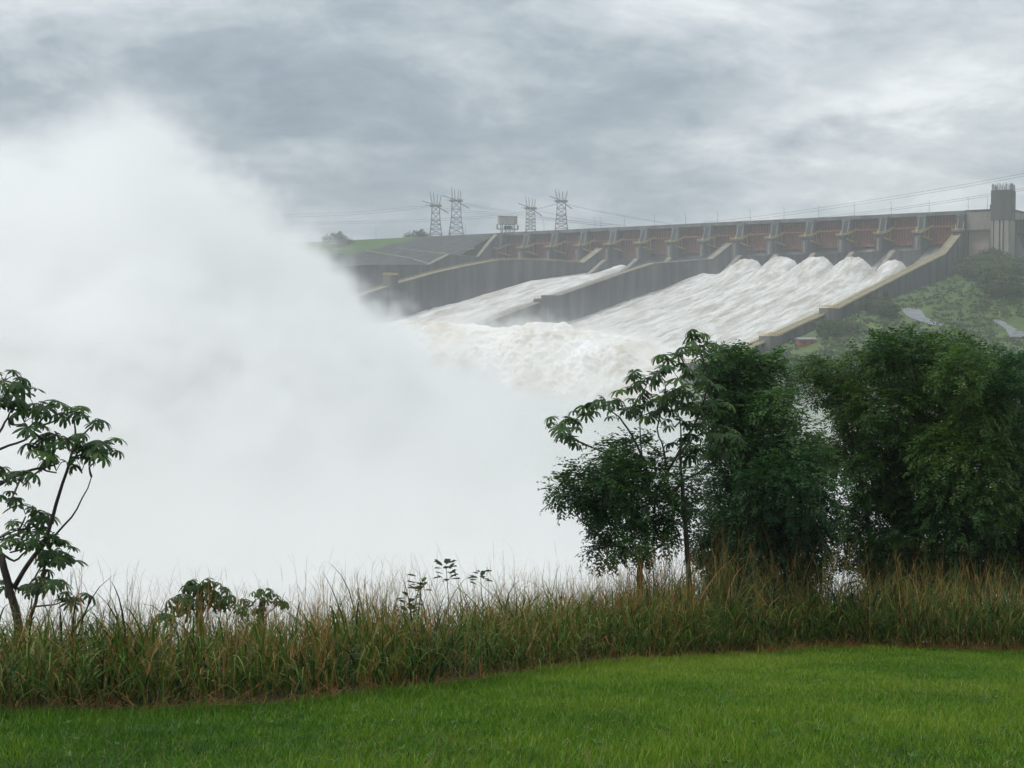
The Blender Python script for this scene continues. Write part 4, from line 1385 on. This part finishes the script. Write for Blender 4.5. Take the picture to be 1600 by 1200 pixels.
    soil = mottled("brown_earth", (0.030, 0.020, 0.013), (0.075, 0.048, 0.030), 6.0, 0.95)
    tag(link("soil_strip", grid_mesh("soil_strip", U, YY, near_h(U, YY) + 0.008), None, soil), kind="structure")


tall_grass()

def lawn_weeds():
    """longer tufts, flat broad-leaved weeds and clippings that break up the lawn"""
    g = np.random.default_rng(19)
    parts = []
    n0 = 520
    Y = np.sqrt(g.uniform(8.0 ** 2, 24.0 ** 2, n0)); X = g.uniform(-1, 1, n0) * (0.42 * Y)
    k = Y < edge_y(X) - 0.1; X, Y = X[k], Y[k]
    ci = np.repeat(np.arange(len(X)), 16); n = len(ci)
    a = g.uniform(0, 2 * math.pi, n); r = 0.05 * np.sqrt(g.random(n))
    bx = X[ci] + r * np.cos(a); by = Y[ci] + r * np.sin(a)
    shade = g.uniform(0.05, 0.62, len(X))[ci]
    parts.append(strips(np.stack([bx, by, near_h(bx, by)], 1), a, g.uniform(0.07, 0.15, n) * g.uniform(.6, 1.1, len(X))[ci], g.uniform(0.1, 0.7, n), g.uniform(0.2, 1.4, n), g.uniform(.0022, .0042, n), np.clip(shade + g.normal(0, .08, n), 0, 0.8), 3)[:3])
    n0 = 110
    Y = np.sqrt(g.uniform(8.0 ** 2, 18.0 ** 2, n0)); X = g.uniform(-1, 1, n0) * (0.42 * Y) + 0
    k = (Y < edge_y(X) - 0.2) & (samp2(NOISE2, X * 8, Y * 8) > 0.1); X, Y = X[k], Y[k]
    ci = np.repeat(np.arange(len(X)), 7); n = len(ci)
    a = g.uniform(0, 2 * math.pi, n)
    parts.append(strips(np.stack([X[ci], Y[ci], near_h(X[ci], Y[ci]) + 0.045], 1), a, g.uniform(0.03, 0.065, n), g.uniform(0.7, 1.2, n), g.uniform(0.2, .9, n), g.uniform(.007, .013, n), np.clip(g.normal(0.50, .12, n), 0, .8), 4, wpow=0.5)[:3])
    n = 900
    Y = np.sqrt(g.uniform(8.0 ** 2, 24.0 ** 2, n)); X = g.uniform(-1, 1, n) * (0.42 * Y); k = Y < edge_y(X); X, Y = X[k], Y[k]; n = len(X)
    parts.append(strips(np.stack([X, Y, near_h(X, Y) + 0.05], 1), g.uniform(0, 6.28, n), g.uniform(0.05, 0.16, n), g.uniform(1.2, 1.7, n), g.uniform(0, .4, n), g.uniform(.002, .004, n), np.clip(g.normal(0.88, .08, n), .6, 1), 2)[:3])
    v, f, t = merge(parts)
    m = blade_material("lawn_weed_blades", [(0.0, (0.016, 0.060, 0.012)), (0.35, (0.040, 0.120, 0.018)), (0.62, (0.095, 0.190, 0.026)), (0.8, (0.19, 0.22, 0.05)), (1.0, (0.34, 0.25, 0.12))], 0.3)
    tag(link("lawn_weeds", np_mesh("lawn_weeds", v, f, {"tint": t}), None, m), "scattered weeds, longer tufts and dry clippings in the lawn", "weeds", kind="stuff")


lawn_weeds()

# ------------------------------------------------------------------ trees
def tube_path(mb, pts, r0, r1, wob=0.0, seed=0, sub=3, n=7):
    g = np.random.default_rng(seed)
    pts = [np.asarray(p, float) for p in pts]
    # Catmull-Rom through the given points
    Q = [2 * pts[0] - pts[1]] + pts + [2 * pts[-1] - pts[-2]]
    out = []
    for i in range(1, len(Q) - 2):
        for t in np.linspace(0, 1, sub + 1)[:-1]:
            a, b, c, d = Q[i - 1], Q[i], Q[i + 1], Q[i + 2]
            out.append(0.5 * (2 * b + (c - a) * t + (2 * a - 5 * b + 4 * c - d) * t * t + (3 * b - a - 3 * c + d) * t ** 3))
    out.append(pts[-1])
    out = np.array(out)
    if wob: out[1:-1] += g.normal(0, wob, (len(out) - 2, 3))
    mb.tube(out, list(np.linspace(r0, r1, len(out))), n)
    return out


def palm_leaf_mesh(name, lobes, R, droop, seed, width=0.30):
    """umbrella leaf: rounded lobes round a centre, each folded on its midrib and drooping"""
    g = np.random.default_rng(seed)
    v, f, tn = [], [], []
    span = math.radians(320)
    for k in range(lobes):
        a = -span / 2 + span * (k + 0.5) / lobes + g.normal(0, 0.06)
        Lk = R * (0.70 + 0.30 * math.cos(a * 0.5)) * g.uniform(0.9, 1.08)
        dr = droop * g.uniform(0.8, 1.25)
        seg = 5
        base = len(v)
        x = z = 0.0
        for i in range(seg + 1):
            t = i / seg
            th = 0.18 - dr * t ** 1.3
            if i:
                x += Lk / seg * math.cos(th); z += Lk / seg * math.sin(th)
            w = Lk * width * (0.16 + 1.0 * math.sin(min(1, t * 0.92 + 0.04) ** 1.35 * math.pi)) * (0.72 if t > 0.95 else 1)
            if i == seg: w = Lk * 0.04
            lift = -0.18 * w * (1 + dr)
            for s in (-1, 0, 1):
                px = x; py = s * w
                v.append((px * math.cos(a) - py * math.sin(a), px * math.sin(a) + py * math.cos(a), z + (lift if s else 0)))
                tn.append(0.5 + 0.2 * t + (0.25 if s == 0 else 0))
        for i in range(seg):
            for s in (0, 1):
                p = base + i * 3 + s
                f.append((p, p + 3, p + 4, p + 1))
    me = np_mesh(name, v, np.array(f), {"tint": np.array(tn)})
    return me


def umbrella_tree(name, label, cat, limbs, trunk, rosettes, Y0, leaf_R, mats, seed, per=(4, 6), droop=1.15, lobes=9, width=0.2, max_leaves=290):
    g = np.random.default_rng(seed)
    k = Y0 / F_PX
    b = at_y(*trunk[0][:2], Y0)
    b = np.array((b[0], Y0, float(near_h(b[0], Y0))))
    root = empty(name, tuple(b), 0, label, cat)
    P = lambda q: at_y(q[0], q[1], Y0 + (q[2] if len(q) > 2 else 0)) - b
    m = MB()
    tp = [np.array((P(trunk[0])[0], 0, -0.2))] + [P(q) for q in trunk]
    tube_path(m, tp, 0.058, 0.040, 0.004, seed)
    m.build("trunk", M_BARK_DARK, root, True)
    nodes = list(tp[1:])
    for i, (r0, r1, pts) in enumerate(limbs):
        m = MB()
        o = tube_path(m, [P(q) for q in pts], r0, r1, 0.004, seed + i)
        m.build("limb", M_BARK_DARK, root, True)
        nodes += list(o)
    nodes = np.array(nodes)
    variants = []
    for i in range(4):
        me = palm_leaf_mesh("leaf", lobes, leaf_R, droop * (0.8 + 0.25 * i), seed * 10 + i, width); me.materials.append(mats[i % len(mats)]); variants.append(me)
    tw = MB(); cnt = 0
    for (x, y) in rosettes:
        c = P((x, y, g.normal(0, 0.35)))
        near = nodes[np.argmin(np.linalg.norm((nodes - c) * np.array((1, .6, 1)) + np.array((0, 0, -0.0)), axis=1))]
        mid = (near + c) / 2 + np.array((0, 0, -0.04)) + g.normal(0, 0.03, 3)
        tube_path(tw, [near, mid, c - np.array((0, 0, 0.05))], 0.014, 0.009, 0, seed, 2, 5)
        nl = int(g.integers(per[0], per[1] + 1))
        a0 = g.uniform(0, 6.28)
        for j in range(nl):
            if cnt >= max_leaves: break
            az = a0 + j * 2.4 + g.normal(0, 0.3)
            el = g.uniform(-0.15, 1.0)
            pl = leaf_R * g.uniform(0.55, 1.1)
            tip = c + pl * np.array((math.cos(az) * math.cos(el), math.sin(az) * math.cos(el), math.sin(el)))
            tube_path(tw, [c - np.array((0, 0, .03)), (c + tip) / 2 + np.array((0, 0, .03)), tip], 0.0055, 0.004, 0, seed, 2, 4)
            lf = link("leaf", variants[int(g.integers(0, 4))], root)
            lf.location = tip
            tl = g.uniform(0.1, 0.75)
            lf.rotation_euler = (Matrix.Rotation(az, 3, 'Z') @ Matrix.Rotation(tl, 3, 'Y')).to_euler()
            sc = g.uniform(0.62, 1.12); lf.scale = (sc, sc, sc)
            cnt += 1
    t = tw.build("twigs", M_BARK_DARK, root); t["kind"] = "stuff"
    return root


M_BARK_DARK = mottled("dark_wet_bark", (0.024, 0.020, 0.018), (0.060, 0.050, 0.043), 14.0, 0.7, 6, (1, 1, 0.4))
M_UMB = [leaf_material("umbrella_leaf", (0.016, 0.046, 0.013), (0.026, 0.068, 0.016), (0.050, 0.100, 0.032), 0.32, 0.5),
         leaf_material("umbrella_leaf_fresh", (0.026, 0.066, 0.014), (0.046, 0.100, 0.018), (0.085, 0.145, 0.036), 0.36, 0.5),
         leaf_material("umbrella_leaf_deep", (0.012, 0.036, 0.012), (0.020, 0.050, 0.015), (0.038, 0.076, 0.028), 0.28, 0.5)]

umbrella_tree("umbrella_leaf_tree", "open branching tree with umbrella shaped lobed leaves, standing alone at the left edge", "tree",
    [(0.030, 0.014, [(22, 918), (45, 880), (70, 846), (88, 787), (103, 740), (118, 695)]),
     (0.024, 0.006, [(40, 985, .2), (55, 940, .2), (70, 883, .2), (88, 835, .2), (121, 795, .2), (143, 745, .2)]),
     (0.026, 0.010, [(2, 868), (-25, 800), (-20, 770), (35, 738), (75, 729), (90, 724)]),
     (0.022, 0.009, [(-25, 800), (-45, 735), (0, 702), (37, 689), (58, 668)]),
     (0.020, 0.008, [(-45, 735), (-12, 690), (8, 660), (18, 640)]),
     (0.016, 0.008, [(0, 862), (22, 876), (40, 862), (48, 850)]),
     (0.014, 0.007, [(12, 905), (35, 922), (62, 890), (72, 870)]),
     (0.014, 0.007, [(-20, 850), (5, 838), (28, 828)]),
     (0.012, 0.006, [(52, 948), (80, 945), (105, 940)])],
    [(30, 1000), (27, 962), (16, 923), (2, 868)],
    [(6, 592), (28, 606), (15, 632), (-15, 620), (55, 636), (76, 642), (92, 650), (38, 656), (50, 676), (76, 688), (116, 652), (142, 660), (104, 690), (134, 698), (164, 704), (112, 708), (128, 732), (148, 716),
     (60, 708), (88, 732), (-8, 742), (10, 745), (36, 752), (12, 784), (40, 800), (60, 812), (30, 828), (42, 850), (16, 856), (76, 842), (86, 868), (70, 874), (102, 880), (66, 914), (90, 922), (112, 936), (50, 928), (10, 925)],
    15.6, 0.19, M_UMB, 31, (3, 5), 1.0, 9, 0.11)

umbrella_tree("umbrella_leaf_tree", "tall forked tree with umbrella shaped lobed leaves in front of the dense trees", "tree",
    [(0.036, 0.016, [(1063, 757), (1040, 777), (1022, 773), (1007, 760), (1012, 740), (1003, 713), (987, 680), (968, 652)]),
     (0.030, 0.012, [(1022, 771, .2), (1037, 747, .2), (1057, 713, .2), (1070, 687, .2), (1088, 657, .2), (1106, 600, .2), (1097, 557, .2), (1093, 540, .2)]),
     (0.022, 0.010, [(1046, 733), (1013, 731), (957, 712), (907, 692), (885, 682)]),
     (0.024, 0.010, [(1068, 750), (1085, 742), (1103, 730), (1125, 715)]),
     (0.024, 0.010, [(1066, 752, -.2), (1063, 713, -.2), (1064, 670, -.2), (1058, 640, -.2)]),
     (0.020, 0.009, [(1040, 735, -.1), (1037, 700, -.1), (1027, 670, -.1), (1040, 607, -.1), (1030, 584, -.1)]),
     (0.018, 0.009, [(1078, 730), (1079, 690), (1100, 677), (1122, 672)]),
     (0.014, 0.007, [(968, 652), (950, 640), (930, 638)]),
     (0.014, 0.007, [(1003, 713), (1000, 665), (1008, 620), (998, 595)])],
    [(1078, 930), (1076, 895), (1071, 820), (1068, 787), (1065, 752)],
    [(874, 664), (892, 672), (888, 692), (914, 646), (932, 636), (958, 628), (984, 638), (966, 654), (998, 588), (1010, 600), (1044, 566), (1038, 580), (1072, 552), (1093, 534), (1106, 548), (1030, 610), (1014, 626),
     (1060, 622), (1086, 600), (1112, 606), (1040, 650), (1076, 640), (1100, 640), (1054, 664), (1070, 690), (1120, 678), (1136, 690), (1100, 708), (1124, 714), (1074, 714), (1000, 650), (986, 606), (1060, 590), (1026, 640), (1086, 664), (1120, 640), (1130, 700), (1048, 630)],
    26.0, 0.265, M_UMB, 32, (3, 6), 1.0, 9, 0.11)


def sprays(C, D, L, leaflets, size, g, tint0):
    """feathery leaves: leaflets in pairs along drooping stalks"""
    n = len(C)
    az = np.arctan2(D[:, 1], D[:, 0]); tilt = np.arccos(np.clip(D[:, 2], -1, 1))
    curv = g.uniform(0.5, 1.9, n)
    seg = leaflets
    P = np.zeros((n, seg + 1, 3)); T = np.zeros((n, seg, 3)); P[:, 0] = C
    for k in range(seg):
        th = np.minimum(tilt + curv * (k + .5) / seg, 2.9)
        t = np.stack([np.sin(th) * np.cos(az), np.sin(th) * np.sin(az), np.cos(th)], 1)
        T[:, k] = t; P[:, k + 1] = P[:, k] + t * (L / seg)[:, None]
    side = np.stack([-np.sin(az), np.cos(az), np.zeros(n)], 1)
    V = []
    for sgn in (-1, 1):
        o = P[:, 1:]
        t = T
        out = side[:, None, :] * sgn * 0.86 + t * 0.5 + np.array((0, 0, -0.22)) + g.normal(0, 0.16, o.shape)
        out /= np.linalg.norm(out, axis=2, keepdims=True)
        ll = size * g.uniform(0.75, 1.25, (n, seg, 1)) * (1 - 0.35 * np.abs(np.linspace(-1, 1, seg))[None, :, None])
        wv = t + g.normal(0, 0.25, o.shape); wv -= out * (wv * out).sum(2, keepdims=True); wv /= np.linalg.norm(wv, axis=2, keepdims=True)
        V.append(np.stack([o, o + out * ll * .5 - wv * ll * .19, o + out * ll, o + out * ll * .5 + wv * ll * .19], 2).reshape(-1, 4, 3))
    V = np.concatenate(V, 0)
    tt = np.concatenate([np.repeat(tint0, seg)] * 2)
    return V.reshape(-1, 3), np.arange(len(V) * 4).reshape(-1, 4), np.repeat(np.clip(tt + g.normal(0, .08, len(tt)), 0, 1), 4)


def leafy_tree(label, Y0, trunk, blobs, n_spray, mat, seed, L=(0.26, 0.46), leaflets=6, size=0.125, limbs=()):
    g = np.random.default_rng(seed)
    k = Y0 / F_PX
    b = at_y(trunk[0][0], trunk[0][1], Y0)
    b = np.array((b[0], Y0, float(near_h(b[0], Y0))))
    root = empty("leafy_tree", tuple(b), 0, label, "tree")
    P = lambda q: at_y(q[0], q[1], Y0 + (q[2] if len(q) > 2 else 0)) - b
    m = MB()
    tp = [np.array((P(trunk[0])[0], 0, -0.3))] + [P(q) for q in trunk]
    o = tube_path(m, tp, 0.075, 0.028, 0.01, seed)
    m.build("trunk", M_BARK, root, True)
    nodes = [p for p in o[2:]]
    for i, pts in enumerate(limbs):
        m = MB(); oo = tube_path(m, [P(q) for q in pts], 0.026, 0.010, 0.008, seed + i, 3, 6); m.build("limb", M_BARK, root, True); nodes += list(oo)
    bl = [(P((x, y + (9 if y < 640 else 0), dz)), rx * k, ry * k) for (x, y, rx, ry, *q) in blobs for dz in ((q[0] if q else g.normal(-0.2, 0.85)),)]
    vol = np.array([rx * ry for _, rx, ry in bl]); vol = vol / vol.sum()
    # twigs reach every clump of the crown
    tw = MB()
    cl = []
    for (c, rx, ry) in bl:
        for _ in range(max(3, int(9 * rx * ry / 0.25))):
            d = g.standard_normal(3); d /= np.linalg.norm(d)
            cl.append(c + d * np.array((rx, 0.5 * (rx + ry) * 1.1, ry)) * g.random() ** .4 * .9)
    cl.sort(key=lambda p: min(np.linalg.norm(p - q) for q in nodes))
    for p in cl:
        N = np.array(nodes); e = np.linalg.norm(N - p, axis=1) + 0.5 * np.clip(N[:, 2] - p[2], 0, 9); q = N[np.argmin(e)]
        mid = (p + q) / 2 + g.normal(0, .05, 3) + np.array((0, 0, -.05))
        tube_path(tw, [q, mid, p], 0.012, 0.004, 0, 0, 2, 4); nodes += [mid, p]
    t = tw.build("twigs", M_BARK, root); t["kind"] = "stuff"
    # feathery foliage
    bi = g.choice(len(bl), n_spray, p=vol)
    C0 = np.array([bl[i][0] for i in bi]); R = np.array([(bl[i][1], 0.55 * (bl[i][1] + bl[i][2]), bl[i][2]) for i in bi])
    d = g.standard_normal((n_spray, 3)); d /= np.linalg.norm(d, axis=1)[:, None]
    rad = g.random(n_spray) ** 0.40
    lump = 1 + 0.26 * samp2(NOISE2, C0[:, 0] * 40 + d[:, 0] * 26, C0[:, 2] * 40 + d[:, 2] * 26)
    C = C0 + d * R * (rad * lump)[:, None]
    gate = samp2(NOISE2B, C[:, 0] * 30 + seed, C[:, 2] * 30 + C[:, 1] * 12)
    keep = gate > -0.85
    C, d = C[keep], d[keep]
    D = d * 0.7 + np.array((0, 0, 0.25)) + g.normal(0, 0.45, C.shape); D /= np.linalg.norm(D, axis=1)[:, None]
    tint = np.clip(0.36 + 0.20 * g.standard_normal(len(C)) + 0.24 * samp2(NOISE2, C[:, 0] * 14, C[:, 2] * 14), 0, 1)
    v, f, t = sprays(C, D, g.uniform(*L, len(C)), leaflets, size, g, tint)
    c = link("crown", np_mesh("crown", v, f, {"tint": t}), root, mat); c["kind"] = "stuff"
    return root


M_LEAF_A = leaf_material("feathery_leaf", (0.016, 0.052, 0.013), (0.038, 0.096, 0.020), (0.095, 0.165, 0.034), 0.38, 0.45)
M_LEAF_B = leaf_material("feathery_leaf_bluish", (0.014, 0.050, 0.017), (0.031, 0.086, 0.025), (0.072, 0.145, 0.040), 0.36, 0.45)
M_LEAF_C = leaf_material("feathery_leaf_warm", (0.022, 0.058, 0.013), (0.050, 0.105, 0.019), (0.12, 0.175, 0.030), 0.38, 0.45)

leafy_tree("low spreading feathery tree growing under the forked umbrella-leaf tree", 26.8, [(1000, 905), (1003, 880), (1010, 850), (1008, 810)],
    [(885, 772, 26, 18), (905, 758, 30, 18), (935, 770, 45, 28), (960, 722, 34, 28), (990, 708, 34, 22), (965, 745, 40, 26), (1000, 770, 50, 40), (950, 800, 48, 26), (1040, 805, 34, 26), (1010, 835, 34, 22),
     (960, 842, 36, 18), (945, 862, 26, 12), (1060, 765, 30, 30)],
    2000, M_LEAF_A, 51, limbs=[[(1003, 885), (985, 862), (950, 845), (910, 815), (890, 790)], [(1008, 840), (985, 800), (965, 750), (962, 725)], [(1006, 870), (1035, 850), (1050, 820)]])
leafy_tree("broad dense tree with dark fine leaves beside the forked umbrella-leaf tree", 29.5, [(1190, 900), (1188, 860), (1195, 780), (1180, 690), (1170, 620)],
    [(1112, 548, 14, 10), (1148, 541, 16, 9), (1205, 556, 20, 10), (1130, 556, 34, 16), (1165, 560, 40, 20), (1205, 580, 46, 24), (1125, 600, 34, 36), (1165, 610, 55, 40), (1210, 628, 28, 28), (1150, 660, 50, 40), (1195, 695, 60, 50), (1248, 715, 32, 38), (1150, 730, 52, 50), (1225, 760, 66, 58),
     (1140, 800, 48, 46), (1200, 820, 72, 54), (1250, 800, 36, 52), (1110, 845, 32, 36), (1180, 870, 70, 40), (1245, 860, 28, 40), (1150, 905, 46, 18), (1225, 905, 44, 18)],
    8600, M_LEAF_B, 52)
leafy_tree("slender open tree reaching up between the two big dense trees", 32.5, [(1365, 915), (1362, 860), (1350, 780), (1330, 690), (1308, 620), (1285, 580)],
    [(1265, 562, 20, 10), (1282, 570, 32, 15), (1305, 575, 26, 13), (1290, 600, 30, 18), (1330, 610, 26, 24), (1322, 648, 24, 20), (1345, 670, 30, 34), (1285, 700, 26, 24), (1335, 710, 36, 34), (1290, 722, 26, 20), (1345, 560, 18, 14), (1335, 585, 20, 12), (1310, 850, 26, 30), (1330, 810, 20, 30)],
    2700, M_LEAF_C, 53, size=0.11)
leafy_tree("largest dense tree with a high uneven crown and a yellowing spray on top", 31.0, [(1430, 910), (1432, 860), (1425, 760), (1440, 660), (1430, 580)],
    [(1378, 524, 14, 8), (1418, 524, 18, 9), (1462, 529, 22, 9), (1350, 548, 16, 9), (1502, 527, 14, 8), (1385, 533, 24, 14), (1405, 540, 40, 22), (1450, 540, 40, 18), (1490, 540, 26, 14), (1368, 558, 20, 14), (1430, 585, 70, 38), (1500, 575, 44, 34), (1530, 560, 36, 22), (1545, 605, 36, 36), (1395, 630, 50, 42), (1470, 640, 76, 50), (1530, 640, 40, 40), (1410, 690, 70, 50), (1490, 710, 70, 52),
     (1370, 740, 42, 40), (1430, 770, 72, 56), (1510, 780, 58, 56), (1385, 820, 54, 50), (1470, 835, 76, 54), (1375, 870, 38, 34), (1440, 880, 80, 34), (1530, 860, 46, 46), (1390, 905, 50, 20), (1470, 908, 60, 20), (1545, 905, 46, 22)],
    12500, M_LEAF_A, 54)
leafy_tree("dense dark tree running out of the picture at the right edge", 32.0, [(1600, 915), (1596, 860), (1590, 760), (1600, 660), (1590, 600)],
    [(1545, 560, 26, 20), (1580, 575, 36, 26), (1615, 570, 36, 26), (1590, 630, 56, 46), (1560, 690, 50, 46), (1620, 700, 50, 54), (1585, 760, 60, 56), (1640, 780, 50, 60), (1560, 820, 50, 52), (1620, 850, 66, 54), (1575, 880, 60, 36), (1660, 640, 50, 60), (1710, 700, 50, 60), (1720, 800, 60, 60), (1700, 870, 60, 40)],
    9500, M_LEAF_B, 55)

# low plants standing in the tall grass
umbrella_tree("drooping_shrub", "leafy shrub with hanging finger-like leaves rising above the grass on the left", "shrub",
    [(0.010, 0.005, [(312, 975), (300, 950), (290, 930)]), (0.010, 0.005, [(312, 970), (325, 940), (335, 925)])],
    [(315, 1010), (313, 985), (311, 960), (315, 935)], [(285, 938), (298, 924), (314, 920), (330, 918), (344, 932), (356, 944), (278, 958), (300, 946), (325, 940), (258, 968)], 16.2, 0.15, [M_UMB[1], M_UMB[0]], 41, (4, 6), 1.5, 7, 0.12)
umbrella_tree("drooping_shrub", "smaller yellow green shrub just right of the hanging-leaf shrub", "shrub",
    [(0.008, 0.004, [(408, 975), (395, 955), (386, 945)]), (0.008, 0.004, [(408, 970), (428, 950), (440, 940)])],
    [(408, 1010), (407, 985), (408, 955), (410, 935)], [(385, 945), (400, 930), (412, 928), (425, 934), (440, 942), (410, 950), (378, 960)], 16.6, 0.115, [M_UMB[1]], 42, (3, 5), 1.5, 6, 0.13)


def sprig(label, x, y, ybase, Y0, seed, n=9):
    g = np.random.default_rng(seed)
    b = at_y(x, ybase, Y0); b[2] = float(near_h(b[0], Y0))
    root = empty("broadleaf_sprig", tuple(b), 0, label, "plant")
    top = at_y(x, y, Y0) - b
    m = MB(); o = tube_path(m, [(0, 0, -.05), (0.03, 0, top[2] * .5), tuple(top)], 0.008, 0.004, 0.004, seed); m.build("stem", M_BARK_DARK, root)
    v, f, tn = [], [], []
    for i in range(n):
        p = o[-1] - np.array((0, 0, (0.24 * g.random() ** 1.2)))
        az = g.uniform(0, 6.28); el = g.uniform(-.1, .8); L = g.uniform(0.09, 0.16)
        d = np.array((math.cos(az) * math.cos(el), math.sin(az) * math.cos(el), math.sin(el)))
        s = np.array((-math.sin(az), math.cos(az), 0)) * L * .30
        q = p + d * .05 + np.array((0, 0, .02)); k = len(v)
        v += [q, q + d * L * .35 - s, q + d * L * .8 - s * .8, q + d * L - np.array((0, 0, .02)), q + d * L * .8 + s * .8, q + d * L * .35 + s]
        f += [(k, k + 1, k + 2, k + 3), (k, k + 3, k + 4, k + 5)]; tn += [0.4 + g.normal(0, .1)] * 6
    c = link("leaves", np_mesh("leaves", v, np.array(f), {"tint": np.array(tn)}), root, M_UMB[2]); c["kind"] = "stuff"


sprig("dark broad-leaved sprig standing highest above the middle of the grass", 697, 884, 990, 18.6, 61, 26)
sprig("small broad-leaved sprig left of the highest sprig", 656, 903, 990, 18.2, 62, 16)
sprig("short broad-leaved sprig right of the highest sprig", 751, 897, 985, 19.2, 63, 12)
sprig("low dark umbel plant peeping out of the grass tops", 640, 936, 1000, 18.0, 64, 22)
